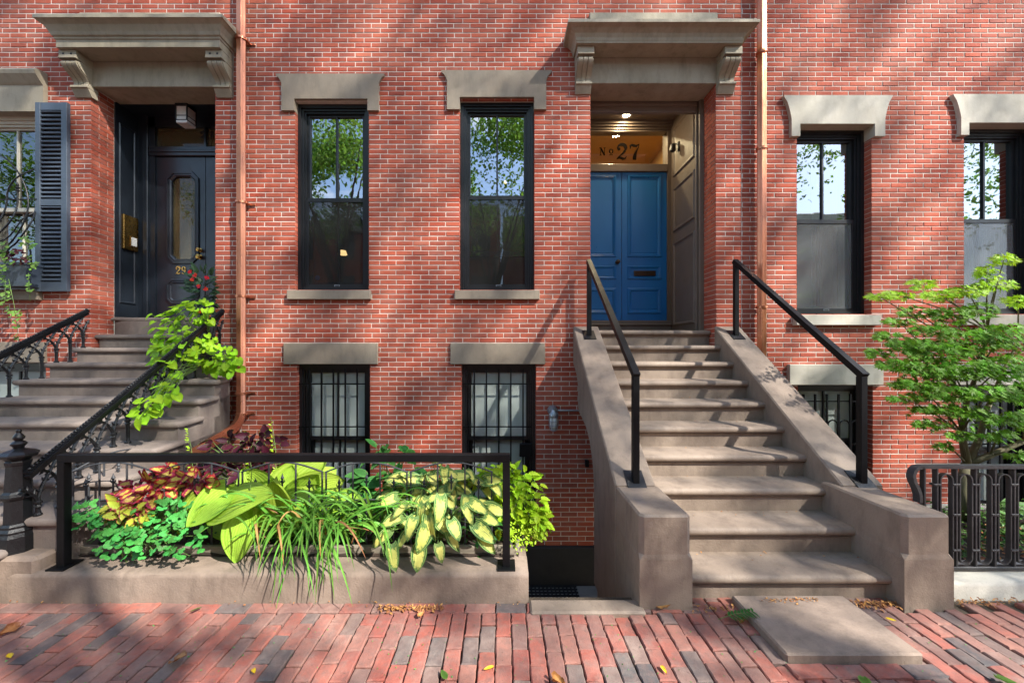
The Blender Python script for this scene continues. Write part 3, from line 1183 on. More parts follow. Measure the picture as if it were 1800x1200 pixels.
MB().box(vx0, vx1, .17, YD + .3, zfl - .05, zfl - .003).build('vestibule_floor', M['brown'], H27)
th = MB()
th.cbox(vx0, vx1, YD - .04, YD + .1, zfl, 2.2, .006)
th.cbox(vx0, vx1, YD - .07, YD, zfl + .135, zfl + .16, .006)
th.build('threshold', M['taupe'], H27)
xc = (vx0 + vx1) / 2
dx1 = wx(1172, 6.15)
dx0 = 2 * xc - dx1
zd0, zd1 = 2.203, wz(303, 6.15)
jb = MB()
jb.box(vx0, dx0 - .003, YD - .03, YD + .1, 2.2, zc)
jb.box(dx1 + .003, vx1, YD - .03, YD + .1, 2.2, zc)
jb.cbox(dx0 - .002, dx1 + .002, YD - .035, YD + .1, zd1 + .004, wz(290, 6.15), .004)
jb.box(dx0 - .002, dx1 + .002, YD - .03, YD + .1, wz(233, 6.15), zc)
jb.build('door_frame', M['taupe'], H27)
STEP = [(0, 0), (.004, -.016), (.018, -.02), (.026, -.012), (.034, -.016), (.05, -.004), (.056, .004), (.062, .004)]
RAIS = [(0, 0), (.004, -.016), (.018, -.02), (.026, -.012), (.034, -.016), (.048, .0), (.06, .002), (.066, -.004), (.075, -.004)]
for side in (0, 1):
    a, b = (dx0, xc - .003) if side == 0 else (xc + .003, dx1)
    d = MB()
    d.cbox(a, b, YD, YD + .05, zd0, zd1, .003)
    dr = d.build('door', M['blue'], H27)
    if side:
        edges = [wx(1103, 6.15), wx(1162, 6.15)]
    else:
        edges = [2 * xc - wx(1162, 6.15), 2 * xc - wx(1103, 6.15)]
    for py0, py1, stp in ((308, 452, RAIS), (467, 491, STEP), (506, 551, RAIS)):
        sc_ = 1.15 if py0 != 467 else .9
        pm_ = MB().panel(rect(edges[0], edges[1], wz(py1, 6.15), wz(py0, 6.15)), YD - .0005, [(i_ * sc_, dd) for i_, dd in stp])
        pm_.build('panel', M['blue'], dr)
    if side == 0:
        kx, kz = wx(1085, 6.15), wz(461, 6.15)
        MB().lathe([(.002, 0), (.034, 0), (.034, -.006), (.014, -.01), (.012, -.035), (.03, -.045), (.034, -.06), (.024, -.075), (.002, -.08)], (kx, YD, kz), 16, axis='y').build('knob', M['bronze'], dr, smooth=40)
        MB().box(xc - .006, xc - .003, YD - .003, YD + .01, kz - .2, kz + .16).build('lock_plate', M['bronze'], dr)
    else:
        x0, x1, z0, z1 = wx(1114, 6.15), wx(1152, 6.15), wz(485, 6.15), wz(476, 6.15)
        ms = MB().panel(rect(x0, x1, z0, z1), YD - .004, [(0, .01), (0, -.012), (.01, -.014), (.014, -.008), (.02, -.008)])
        ms.build('mail_slot', M['bronze'], dr)
# transom light with the gilt-edged number
zt0, zt1 = wz(290, 6.15), wz(233, 6.15)
MB().add([(dx0, YD + .03, zt0), (dx1, YD + .03, zt0), (dx1, YD + .03, zt1), (dx0, YD + .03, zt1)], [(0, 1, 2, 3)]).build('transom_pane', M['glass_lo'], H27, recalc=False)
# hall behind the transom
hl = MB()
hx0, hx1, hy0, hy1, hz0, hz1 = dx0 - .4, dx1 + .4, YD + .06, YD + 3, zfl, zt1 + .35
hl.add([(hx0, hy0, hz0), (hx1, hy0, hz0), (hx1, hy1, hz0), (hx0, hy1, hz0), (hx0, hy0, hz1), (hx1, hy0, hz1), (hx1, hy1, hz1), (hx0, hy1, hz1)], [(0, 1, 2, 3), (7, 6, 5, 4), (2, 6, 7, 3), (1, 5, 6, 2), (3, 7, 4, 0)])
hl.build('hall', M['amber'], H27, recalc=False)


def letters(txt, size, loc, mat, parent, name='number', ext=.004, font=None, bold=.0, rot=(math.pi / 2, 0, 0)):
    cu = bpy.data.curves.new(name, 'FONT')
    cu.body = txt
    cu.size = size
    cu.extrude = ext
    cu.offset = bold
    cu.align_x = 'CENTER'
    tmp = bpy.data.objects.new('tmp', cu)
    COL.objects.link(tmp)
    dg = bpy.context.evaluated_depsgraph_get()
    dg.update()
    me = bpy.data.meshes.new_from_object(tmp.evaluated_get(dg))
    bpy.data.objects.remove(tmp)
    me.materials.clear()
    me.materials.append(mat)
    o = bpy.data.objects.new(name, me)
    COL.objects.link(o)
    o.parent = parent
    BASE[o.name] = BASE[parent.name]
    o.location = Vector(loc) - BASE[parent.name]
    o.rotation_euler = rot
    return o


def slab_digits(parent, mat, y, specs):
    """fat-face serif figures drawn as stroked outlines: thick/thin strokes swept as flat bars"""
    for ch, x, z, h in specs:
        mb = MB()

        def stroke(pts, ws):
            L, Rr = [], []
            P2 = [Vector(p) for p in pts]
            for i, p in enumerate(P2):
                t = (P2[min(i + 1, len(P2) - 1)] - P2[max(i - 1, 0)]).normalized()
                nn = Vector((-t.y, t.x))
                wv = ws[0] + (ws[-1] - ws[0]) * i / (len(P2) - 1) if len(ws) == 2 else ws[i]
                L.append(p + nn * wv / 2)
                Rr.append(p - nn * wv / 2)
            poly = L + Rr[::-1]
            n = len(P2)
            vs = [(x + q.x * h, y - .006, z + q.y * h) for q in L] + [(x + q.x * h, y - .006, z + q.y * h) for q in Rr]
            vs += [(a, y + .0, c) for a, _, c in vs]
            fs = []
            for i in range(n - 1):
                fs += [(i, i + 1, n + i + 1, n + i), (2 * n + i, 3 * n + i, 3 * n + i + 1, 2 * n + i + 1), (i, 2 * n + i, 2 * n + i + 1, i + 1), (n + i, n + i + 1, 3 * n + i + 1, 3 * n + i)]
            mb.add(vs, fs)

        def arc(cx, cy, rx, ry, a0, a1, n=12):
            return [(cx + rx * math.cos(math.radians(a0 + (a1 - a0) * i / n)), cy + ry * math.sin(math.radians(a0 + (a1 - a0) * i / n))) for i in range(n + 1)]
        if ch == '2':
            pa = arc(.33, .70, .25, .24, 190, -35, 14)
            stroke(pa, [.07 + .15 * max(0, math.sin(math.pi * (i / 14) ** 1.6)) for i in range(15)])
            stroke(arc(.16, .66, .05, .05, 0, 360, 10), (.09, .09))
            stroke([pa[-1], (.42, .42), (.25, .27), (.1, .14), (.04, .04)], [.15, .12, .07, .05, .05])
            stroke([(.04, .06), (.16, .14), (.3, .12), (.42, .06), (.54, .08), (.62, .22)], [.06, .14, .15, .15, .1, .03])
        elif ch == '7':
            stroke([(.06, .68), (.07, .86), (.16, .9), (.28, .86), (.42, .84), (.56, .93), (.6, .96)], [.03, .1, .15, .16, .13, .05, .03])
            stroke([(.6, .95), (.55, .75), (.44, .55), (.36, .35), (.32, .15), (.32, .0)], [.03, .05, .09, .17, .22, .2])
        elif ch == 'N':
            stroke([(.1, .0), (.1, 1)], (.07, .07))
            stroke([(.1, 1), (.62, .0)], (.2, .2))
            stroke([(.62, 0), (.62, 1)], (.07, .07))
            for xx, zz in ((.1, .02), (.06, .98), (.62, .98)):
                stroke([(xx - .14, zz), (xx + .14, zz)], (.05, .05))
        elif ch == 'o':
            pa = arc(.3, .55, .22, .3, 0, 360, 16)
            stroke(pa, [.06 + .1 * abs(math.cos(math.radians(360 * i / 16))) for i in range(17)])
            stroke([(.06, .08), (.54, .08)], (.06, .06))
        elif ch == '9':
            stroke(arc(.3, .68, .19, .26, 0, 360, 16), [.05 + .08 * abs(math.cos(math.radians(360 * i / 16))) for i in range(17)])
            stroke([(.5, .68), (.49, .4), (.4, .14), (.26, .05), (.12, .1)], [.13, .12, .09, .06, .05])
            stroke(arc(.13, .14, .035, .035, 0, 360, 8), (.05, .05))
        mb.build('number', mat, parent)


def q27(px, py):
    return wx(px, 6.15), wz(py, 6.15)


hz_ = (281 - 251) * 6.15 / FPX
yN = YD + .024
slab_digits(H27, pmat('number_paint', (18, 15, 12), None, 8, .9, spec=0), yN, [('N', wx(1055, 6.15), wz(272, 6.15), .125), ('o', wx(1071, 6.15), wz(272, 6.15), .12), ('2', wx(1084, 6.15), wz(280, 6.15), .27), ('7', wx(1107, 6.15), wz(280, 6.15), .27)])
gm = M['gold']
# recessed light in the vestibule ceiling, lit; hall one added to brighten the transom
for nm, (px, py, d), rad, zz, en in (('downlight', (1101, 205, 5.92), .085, zc, 5), ('hall_light', (1080, 247, 6.9), .07, None, 24)):
    q = P(px, py, d)
    if zz:
        q.z = zz
    dl = part_empty(nm, H27)
    if not zz:
        q.z = hz1
        q.y = YD + .55
        q.x = wx(1080, DW + q.y)
    MB().lathe([(rad * .62, -.001), (rad * .66, -.006), (rad, -.006), (rad, .004)], q, 24).build('trim_ring', M['white'], dl, smooth=40)
    MB().lathe([(.001, -.003), (rad * .64, -.003), (rad * .6, .003), (.001, .003)], q, 24).build('bulb', M['lamp'], dl)
    L = bpy.data.lights.new(nm + '_light', 'AREA')
    L.shape = 'DISK'
    L.size = .12
    L.energy = en
    L.color = (1, .76, .46)
    lo = bpy.data.objects.new(nm + '_light', L)
    COL.objects.link(lo)
    lo.location = (q.x, q.y, q.z - .02)
sc_ = thing('wall_sconce', 'small dark lantern bracket fixed on the taupe panelling beside the blue door', 'wall lamp', (vx1, 1.0, wz(255, 5.86)))
q = Vector((vx1, 1.0, wz(258, 5.86)))
MB().cbox(q.x - .02, q.x, q.y - .03, q.y + .03, q.z - .07, q.z + .07, .004).build('back_plate', M['iron'], sc_)
MB().tube([(q.x - .01, q.y, q.z + .03), (q.x - .06, q.y, q.z + .05), (q.x - .09, q.y, q.z + .02)], .008, 6).build('arm', M['iron'], sc_)
MB().lathe([(.01, .05), (.04, .03), (.045, -.06), (.03, -.08), (.01, -.085)], (q.x - .09, q.y, q.z), 10).build('lantern_body', M['iron'], sc_)

# ------------------------------------------------------------------ recessed navy door of 29
ux0, ux1 = door29[0] + .012, door29[1] - .012
Y9 = 5.5 - DW
zs9 = wz(560, 5.4)
zc9 = 5.12
pn = MB()
pn.box(ux0 - .08, ux0, .295, Y9 + .1, zs9, zc9 + .1)
rings = []
for ins, dx in ((0, .002), (.01, .014), (.025, .014), (.035, .004)):
    rings.append([(ux0 + dx, .34 + ins, zs9 + .2 + ins), (ux0 + dx, Y9 - .06 - ins, zs9 + .2 + ins), (ux0 + dx, Y9 - .06 - ins, zc9 - .25 - ins), (ux0 + dx, .34 + ins, zc9 - .25 - ins)])
pn.rings(rings, cap0=False)
pn.build('porch_panel', M['navy'], H29)
MB().box(ux1, ux1 + .08, .295, Y9 + .1, zs9, zc9 + .1).build('porch_panel', M['navy'], H29)
MB().box(ux0, ux1, .345, Y9 + .1, zc9 + .001, zc9 + .06).build('porch_ceiling', M['navy'], H29)
fx = wx(262, 5.5)
xa, xb = wx(275, 5.5), wx(361, 5.5)
fr = MB()
fr.box(ux0, fx, Y9 - .03, Y9 + .1, zs9, zc9)
fr.cbox(fx - .05, fx + .02, Y9 - .05, Y9 + .05, zs9, zc9 - .001, .006)
fr.box(fx + .02, xa - .004, Y9 - .02, Y9 + .1, zs9, zc9 - .001)
zh0, zh1 = wz(276, 5.5), wz(259, 5.5)
fr.cbox(fx + .021, ux1, Y9 - .035, Y9 + .05, zh0 + .003, zh1, .008)
fr.cbox(fx + .022, ux1 - .001, Y9 - .05, Y9 - .03, zh0 + .05, zh0 + .085, .006)
fr.box(fx + .0205, ux1, Y9 - .02, Y9 + .1, wz(225, 5.5), zc9 - .001)
fr.box(xb - .01, xb + .02, Y9 - .015, Y9 + .1, zh1, wz(225, 5.5))
fr.build('door_frame', M['navy'], H29)
MB().add([(fx + .02, Y9 + .02, zh1), (ux1, Y9 + .02, zh1), (ux1, Y9 + .02, wz(225, 5.5)), (fx + .02, Y9 + .02, wz(225, 5.5))], [(0, 1, 2, 3)]).build('transom_pane', M['glass_door'], H29, recalc=False)
slab_digits(H29, M['plinth'], Y9 + .013, [('2', wx(351, 5.5), wz(243, 5.5), .105), ('9', wx(367, 5.5), wz(243, 5.5), .105)])
for k, (a, b) in enumerate(((xa, xb), (xb + .006, xb + .006 + (xb - xa)))):
    b = min(b, ux1 - .002)
    zz0, zz1 = zs9 + .02, zh0
    d = MB()
    if k == 0:
        # leaf with an octagonal hole for the glass: frame pieces round it
        oc = octa(wx(302, 5.5), wx(342, 5.5), wz(456, 5.5), wz(310, 5.5), .07)
        outer = rect(a, b, zz0, zz1)
        hx0_, hx1_, hz0_, hz1_ = wx(302, 5.5), wx(342, 5.5), wz(456, 5.5), wz(310, 5.5)
        d.box(a, hx0_, Y9, Y9 + .05, zz0, zz1)
        d.box(hx1_, b, Y9, Y9 + .05, zz0, zz1)
        d.box(hx0_, hx1_, Y9 + .0004, Y9 + .05, zz0, hz0_)
        d.box(hx0_, hx1_, Y9 + .0004, Y9 + .05, hz1_, zz1)
        c = .07
        for (xx, zz, sx, sz) in ((hx0_, hz0_, 1, 1), (hx1_, hz0_, -1, 1), (hx0_, hz1_, 1, -1), (hx1_, hz1_, -1, -1)):
            d.prism([(xx, zz), (xx + sx * c, zz), (xx, zz + sz * c)], 'y', Y9 + .0006, Y9 + .05)
        dr = d.build('door', M['navy'], H29)
        MB().panel(octa(wx(293, 5.5), wx(351, 5.5), wz(464, 5.5), wz(302, 5.5), .1), Y9 - .001, [(0, 0), (.006, -.018), (.03, -.02), (.036, -.01), (.055, -.012), (.07, -.0), (.076, .01)], fill=False).build('moulding', M['navy'], dr)
        MB().prism(octa(wx(299, 5.5), wx(345, 5.5), wz(459, 5.5), wz(307, 5.5), .07), 'y', Y9 + .028, Y9 + .032).build('pane', M['glass_door'], dr)
        MB().panel(octa(wx(293, 5.5), wx(351, 5.5), wz(535, 5.5), wz(490, 5.5), .07), Y9 - .001, [(0, 0), (.006, -.018), (.03, -.02), (.036, -.01), (.055, -.012), (.07, -.0), (.076, .004)]).build('panel', M['navy'], dr)
        slab_digits(dr, M['gold'], Y9 - .004, [('2', wx(309, 5.5), wz(482, 5.5), .115), ('9', wx(319.5, 5.5), wz(482, 5.5), .115)])
        for py, r_ in ((440, .03), (452, .036)):
            MB().lathe([(.002, 0), (r_, 0), (r_, -.008), (r_ * .5, -.012), (r_ * .5, -.03), (r_ * .9, -.04), (r_ * .9, -.055), (.002, -.06)], (wx(352.5, 5.5), Y9, wz(py, 5.5)), 14, axis='y').build('knob', M['brass'], dr, smooth=40)
    else:
        d.cbox(a, b, Y9, Y9 + .05, zz0, zz1, .003)
        dr = d.build('door', M['navy'], H29)
hl = MB()
hl.add([(ux0, Y9 + .11, zs9), (ux1 + .3, Y9 + .11, zs9), (ux1 + .3, Y9 + 2.5, zs9), (ux0, Y9 + 2.5, zs9), (ux0, Y9 + .11, zc9), (ux1 + .3, Y9 + .11, zc9), (ux1 + .3, Y9 + 2.5, zc9), (ux0, Y9 + 2.5, zc9)], [(0, 1, 2, 3), (7, 6, 5, 4), (2, 6, 7, 3), (1, 5, 6, 2), (3, 7, 4, 0)])
hl.build('hall', pmat('hall_dim', (150, 140, 118), None, 3, .8), H29, recalc=False)

# lantern under the porch of 29
q = P(327, 205, 5.25)
ln = thing('porch_lantern', 'boxy opal glass lantern hanging in the dark porch above the door numbered 29', 'lantern', (q.x, q.y, q.z - .13))
lw = .075
MB().cbox(q.x - lw, q.x + lw, q.y - lw, q.y + lw, q.z - .13, q.z + .1, .004).build('shade', M['opal'], ln)
for sx in (-1, 1):
    for sy in (-1, 1):
        MB().box(q.x + sx * lw - .007, q.x + sx * lw + .007, q.y + sy * lw - .007, q.y + sy * lw + .007, q.z - .09, q.z + .11).build('bar', M['iron'], ln)
MB().cbox(q.x - lw - .01, q.x + lw + .01, q.y - lw - .01, q.y + lw + .01, q.z + .1, zc9, .003).build('cap', M['iron'], ln)
for z_ in (-.09, -.03):
    fm = MB()
    fm.box(q.x - lw - .004, q.x + lw + .004, q.y - lw - .004, q.y - lw + .004, q.z + z_ - .005, q.z + z_ + .005)
    fm.box(q.x + lw - .004, q.x + lw + .004, q.y - lw + .0041, q.y + lw, q.z + z_ - .005, q.z + z_ + .005)
    fm.build('band', M['iron'], ln)
# brass entry-phone box on the porch panel
q = Vector((ux0, .47, wz(410, 5.33)))
ip = thing('intercom', 'brass entry phone box with a white name card on the navy porch panel', 'intercom', (q.x, q.y, q.z - .22))
MB().cbox(q.x, q.x + .045, q.y - .105, q.y + .105, q.z - .24, q.z + .24, .005).build('case', M['brass'], ip)
MB().cbox(q.x + .045, q.x + .051, q.y - .02, q.y + .09, q.z - .19, q.z - .04, .002).build('card_frame', M['brass'], ip)
MB().box(q.x + .05, q.x + .0525, q.y - .005, q.y + .075, q.z - .175, q.z - .055).build('name_card', M['white'], ip)
for k in range(5):
    MB().lathe([(.001, .0), (.004, .0), (.004, .002), (.001, .002)], (q.x + .045, q.y + .02, q.z + .06 + .02 * k), 8, axis='x').build('speaker_hole', M['plinth'], ip)

# ------------------------------------------------------------------ brownstone stoop of 27
def bprism(mb, poly, x0, x1, c=.012):
    ins = inset(poly, c)
    mb.rings([[(x0, a, b) for a, b in ins], [(x0 + c, a, b) for a, b in poly], [(x1 - c, a, b) for a, b in poly], [(x1, a, b) for a, b in ins]])


def Y(d):
    return d - DW


st = thing('stoop', 'wide brownstone stoop of ten steps with plain cheek walls below the blue door', 'stoop', (1.95, -2.3, 0))
SX0, SX1 = 1.215, 2.735
RISE, RUN, D1 = .2008, .266, 2.57
for i in range(10):
    yf = Y(D1 + RUN * i)
    zt = .173 + RISE * i
    zb = zt - RISE - .01 if i else -.05
    yb = Y(D1 + RUN * (i + 1)) + .06 if i < 9 else .175
    x0, x1 = (SX0, SX1) if i < 9 else (door27[0] + .004, door27[1] - .004)
    yr = yf + .04
    poly = [(yr, zb), (yr, zt - .085), (yr - .006, zt - .078), (yr - .008, zt - .07), (yf + .016, zt - .068)]
    for k in range(7):
        a = -math.pi / 2 - math.pi * k / 6
        poly.append((yf + .03 + .03 * math.cos(a), zt - .034 + .031 * math.sin(a)))
    poly += [(yb, zt + .004), (yb, zb)]
    mb = MB()
    mb.prism(poly, 'x', x0 + R.uniform(0, .004), x1 - R.uniform(0, .004))
    mb.build('step', M['brown'], st, smooth=35)


def cz(d):
    return .655 + .757 * (d - 3.05)


und = [(4.855, 1.536), (4.72, 1.47), (4.62, 1.40), (4.56, 1.3), (4.54, 1.02), (4.46, .97), (4.3, .93), (4.1, .87), (3.93, .76), (3.80, .58), (3.74, .36), (3.74, -.6)]
for x0, x1, left in ((.90, SX0 + .012, True), (SX1 - .012, 3.06, False)):
    mb = MB()
    if left:
        poly = [(Y(3.02), -.6), (Y(3.02), cz(3.02)), (Y(4.855), cz(4.855))] + [(Y(d), z) for d, z in und]
    else:
        poly = [(Y(3.02), -.3), (Y(3.02), cz(3.02)), (Y(4.855), cz(4.855)), (Y(4.855), -.3)]
    bprism(mb, poly, x0, x1, .012)
    mb.build('cheek_wall', M['brown'], st)
mb = MB()
mb.box(.93, SX0 - .01, Y(2.6), Y(3.72), -1.45, .3)
mb.build('support_wall', M['brown'], st)
for x0, x1 in ((.908, 1.25), (2.665, 2.985)):
    mb = MB()
    y0, y1 = Y(2.495), Y(3.15)
    mb.prism([(x0 - .004, y0 - .004), (x1 + .004, y0 - .004), (x1 + .004, y1), (x0 - .004, y1)], 'z', -.4, .33)
    c = .028
    pl = [(x0 + c, y0), (x1 - c, y0), (x1, y0 + c), (x1, y1), (x0, y1), (x0, y0 + c)]
    lo = [(x0 - .004, y0 - .004), (x1 + .004, y0 - .004), (x1 + .004, y0 + .02), (x1 + .004, y1), (x0 - .004, y1), (x0 - .004, y0 + .02)]
    ti = inset(pl, .014)
    mb.rings([[(a, b, .331) for a, b in [(x0 + .001, y0 - .004), (x1 - .001, y0 - .004), (x1 + .004, y0 + .001), (x1 + .004, y1), (x0 - .004, y1), (x0 - .004, y0 + .001)]],
              [(a, b, .362) for a, b in pl], [(a, b, .608) for a, b in pl], [(a, b, .622) for a, b in ti]])
    mb.build('pier', M['brown'], st)

# handrails: square black tube on base plates
for X, side, lab in ((1.072, 'l', 'black square tube handrail on the cheek wall of the brown stoop beside the wall lamp'), (2.91, 'r', 'black square tube handrail on the cheek wall of the brown stoop nearest the maple')):
    hr = thing('handrail', lab, 'handrail', (X, Y(3.05), cz(3.05)), 'handrails of the brown stoop')
    hw = .026
    da, db = 3.05, 4.70
    ta, tb = 1.535, 2.845
    for d, t in ((da, ta), (db, tb)):
        MB().cbox(X - hw, X + hw, Y(d) - hw, Y(d) + hw, cz(d) - .02, t - .028, .003).build('post', M['black'], hr)
    mb = MB()
    sl_ = (tb - ta) / (db - da)
    pts = [(X, Y(da) - hw, ta - .027), (X, Y(db) + hw, tb - .027 + .02)]
    mb.tube(pts, 0, rect=(2 * hw + .002, .052))
    mb.build('rail', M['black'], hr)
    for d in (da, db):
        mb = MB()
        s_ = .757
        w_ = .075
        v_ = []
        for z_ in (.001, .010):
            for ax, ay in ((-w_, -w_), (w_, -w_), (w_, w_), (-w_, w_)):
                v_.append((X + ax, Y(d) + ay, cz(d) + ay * s_ + z_))
        mb.add(v_, [(0, 1, 2, 3), (4, 5, 6, 7), (0, 1, 5, 4), (1, 2, 6, 5), (2, 3, 7, 6), (3, 0, 4, 7)])
        mb.build('base_plate', M['iron'], hr)

# ------------------------------------------------------------------ areaway, planter and kerb of 27
mb = MB()
mb.box(-3.4, 1.2, Y(2.56), .0, -1.42, -1.3)
mb.build('areaway_floor', M['concrete'], kind='structure')
ts = MB()
ts.cbox(.176, .93, Y(2.44), Y(2.57), -.5, .018, .012)
tag(ts.build('threshold_stone', M['brown'], base=(.55, Y(2.47), 0)), 'flat brown threshold stone between the planter kerb and the stoop pier', 'threshold')
mt_ = thing('door_mat', 'black rubber lattice mat on the areaway floor below the stoop', 'mat', (.9, -.3, -1.3))
mb = MB()
for i in range(14):
    mb.box(.24 + i * .05, .262 + i * .05, -.5, -.06, -1.3, -1.288)
for i in range(8):
    mb.box(.23, .93, -.5 + i * .06, -.478 + i * .06, -1.2995, -1.286)
mb.build('lattice', M['rubber'], mt_)
kb = thing('planter', 'long low brownstone kerb and timber edged bed in front of the black basement windows', 'planter', (-1.5, Y(2.6), 0))
mb = MB()
KX0, KX1 = -3.44, .172
c = .022
poly = [(Y(2.555), -.2), (Y(2.553), .168), (Y(2.56), .19), (Y(2.58), .2), (Y(2.79), .203), (Y(2.79), -.2)]
n = 34
rr = []
for i in range(n + 1):
    x = KX0 + (KX1 - KX0) * i / n
    j = .0025
    sq = .02 if i in (0, n) else 0
    rr.append([(x, a + R.uniform(-j, j) + (sq if a < Y(2.575) else 0), b + R.uniform(-j, j) * .6 - (sq * .6 if b > .1 else 0)) for a, b in poly])
mb.rings(rr)
mb.build('kerb', M['kerbstone'], kb, smooth=50)
mb = MB()
mb.cbox(-3.17, .115, Y(2.775), Y(2.81), .2, .268, .004)
mb.build('plank', M['timber'], kb)
mb = MB()
mb.cbox(.09, .125, Y(2.811), Y(3.5), .2, .262, .004)
mb.build('plank', M['timber'], kb)
mb = MB()
mb.box(-3.13, .15, Y(3.5), Y(3.6), -1.4, .24)
mb.box(.10, .17, Y(2.72), Y(3.5), -1.4, .185)
mb.build('retaining_wall', M['kerbstone'], kb)
mb = MB()
n = 40
m_ = 10
vs, fs = [], []
for i in range(n + 1):
    for j in range(m_ + 1):
        x = -3.12 + 3.2 * i / n
        vs.append((x, Y(2.75) + .75 * j / m_, .215 + .05 * math.sin(j / m_ * math.pi) + R.uniform(-.012, .012)))
for i in range(n):
    for j in range(m_):
        a = i * (m_ + 1) + j
        fs.append((a, a + m_ + 1, a + m_ + 2, a + 1))
mb.add(vs, fs)
mb.build('soil', M['soil'], kb, kind='stuff')

# heavy black rail over the planter
fr_ = thing('guard_rail', 'black square tube guard rail on two posts standing on the planter kerb', 'railing', (-1.5, Y(2.57), .19))
dF = 2.64
xa_, xb_ = wx(113, dF), wx(890, dF)
for x in (xa_, xb_):
    MB().cbox(x - .026, x + .026, Y(dF) - .026, Y(dF) + .026, .2, .938, .003).build('post', M['black'], fr_)
    MB().cbox(x - .062, x + .062, Y(dF) - .062, Y(dF) + .075, .2005, .212, .002).build('base_plate', M['black'], fr_)
MB().cbox(xa_ - .026, xb_ + .026, Y(dF) - .0265, Y(dF) + .0265, .938, .992, .003).build('rail', M['black'], fr_)

# hooped wire border fence inside the planter
bf_ = thing('border_fence', 'low grey wire border fence with arched tops and small spear finials among the planter leaves', 'fence', (-1.5, Y(2.77), .2))


def fence_panel(p0, p1):
    p0, p1 = Vector(p0), Vector(p1)
    L = (p1 - p0).length
    pe = part_empty('panel', bf_)

    def pt(u, z):
        q = p0.lerp(p1, u)
        return (q.x, q.y, z)
    zt = lambda u: .80 + .075 * math.sin(math.pi * u)
    zl = lambda u: .545 + .05 * math.sin(math.pi * u)
    mb = MB()
    mb.tube([pt(u / 14, zt(u / 14)) for u in range(15)], .0065, 6)
    mb.tube([pt(u / 14, zl(u / 14)) for u in range(15)], .0055, 6)
    mb.build('arch', M['wire'], pe)
    for u in (0.012, .335, .665, .988):
        MB().tube([pt(u, .2), pt(u, zt(u))], .0068, 6).build('bar', M['wire'], pe)
    for u in (.17, .5, .83):
        q = pt(u, 0)
        zz = .735 if u == .5 else .70
        mb = MB()
        mb.tube([pt(u, .2), pt(u, zz)], .0065, 6)
        mb.lathe([(.006, -.01), (.012, 0), (.006, .008), (.014, .02), (.004, .045), (.0008, .06)], (q[0], q[1], zz), 6)
        dv = (p1 - p0).normalized()
        for sg in (-1, 1):
            mb.tube([pt(u, zz - .02), Vector(pt(u, zz - .005)) + dv * .018 * sg, Vector(pt(u, zz + .012)) + dv * .02 * sg], [.005, .004, .0015], 5)
        mb.build('spear', M['wire'], pe)


dP = 2.83
for a, b in ((126, 272), (275, 421), (424.5, 568), (571.5, 717), (720.5, 866)):
    fence_panel((wx(a, dP), Y(dP), 0), (wx(b, dP), Y(dP), 0))
fence_panel((wx(126, dP) - .01, Y(dP) + .01, 0), (wx(126, dP) - .01 + .08, Y(dP + .62), 0))

# ------------------------------------------------------------------ copper downpipes
def copper_pipe(label, pts, clamps, X, yp):
    dp = thing('downpipe', label, 'downpipe', (X, yp, pts[-1][2] if pts[-1][2] < 1 else 1.4), 'copper downpipes')
    n, r = 24, .052
    ring = []
    mb = MB()
    P_ = [Vector(p) for p in pts]
    prev = Vector((0, 1, 0))
    for i, p in enumerate(P_):
        t = (P_[min(i + 1, len(P_) - 1)] - P_[max(i - 1, 0)]).normalized()
        sd = t.cross(prev).normalized()
        up = sd.cross(t)
        prev = up
        bump_ = 1.0 if abs(t.z) > .98 else 1 + .035 * (i % 2)
        ring.append([p + (sd * math.cos(2 * math.pi * j / n) + up * math.sin(2 * math.pi * j / n)) * r * bump_ * (1 + .085 * math.cos(j * 2 * math.pi / 4)) for j in range(n)])
    mb.rings(ring)
    mb.build('pipe', M['copper'], dp, smooth=28)
    for z, typ in clamps:
        cm = MB()
        cm.lathe([(.058, -.014), (.066, -.014), (.066, .014), (.058, .014)], (X, yp, z), 20)
        if typ:
            cm.cbox(X - .11, X + .13, -.018, -.008, z - .012, z + .012, .002)
            cm.cbox(X + .05, X + .075, yp - .01, -.008, z - .011, z + .011, .002)
            cm.cbox(X - .075, X - .05, yp - .01, -.008, z - .011, z + .011, .002)
        cm.build('clamp', M['copper'], dp, smooth=30)


dpp = 4.77
X = wx(424, dpp)
zb_ = .80
pts = [(X, Y(dpp), 8.5), (X, Y(dpp), 3.0), (X, Y(dpp), zb_ + .13)]
e0, e1 = Vector((X, Y(dpp), zb_ + .12)), Vector((-2.99, Y(3.66), .73))
mid = Vector((X + .02, Y(dpp) - .06, zb_ - .02))
for i in range(1, 13):
    t = i / 12
    pts.append(tuple(e0 * (1 - t) ** 2 + mid * 2 * t * (1 - t) + (mid + (e1 - mid) * .28) * t * t))
pts += [tuple(mid + (e1 - mid) * .6), tuple(e1)]
copper_pipe('copper downpipe beside the doorway 29, bent outward at its foot', pts, [(wz(70, dpp), 1), (wz(356, dpp), 1), (wz(521, dpp), 1), (wz(691, dpp), 1), (wz(728, dpp), 1)], X, Y(dpp))
X = wx(1339, dpp)
copper_pipe('straight copper downpipe beside the blue door, running down behind the cheek wall', [(X, Y(dpp), 8.5), (X, Y(dpp), 4), (X, Y(dpp), .4)], [(wz(262, dpp), 0), (wz(94, dpp), 0), (wz(540, dpp), 0)], X, Y(dpp))

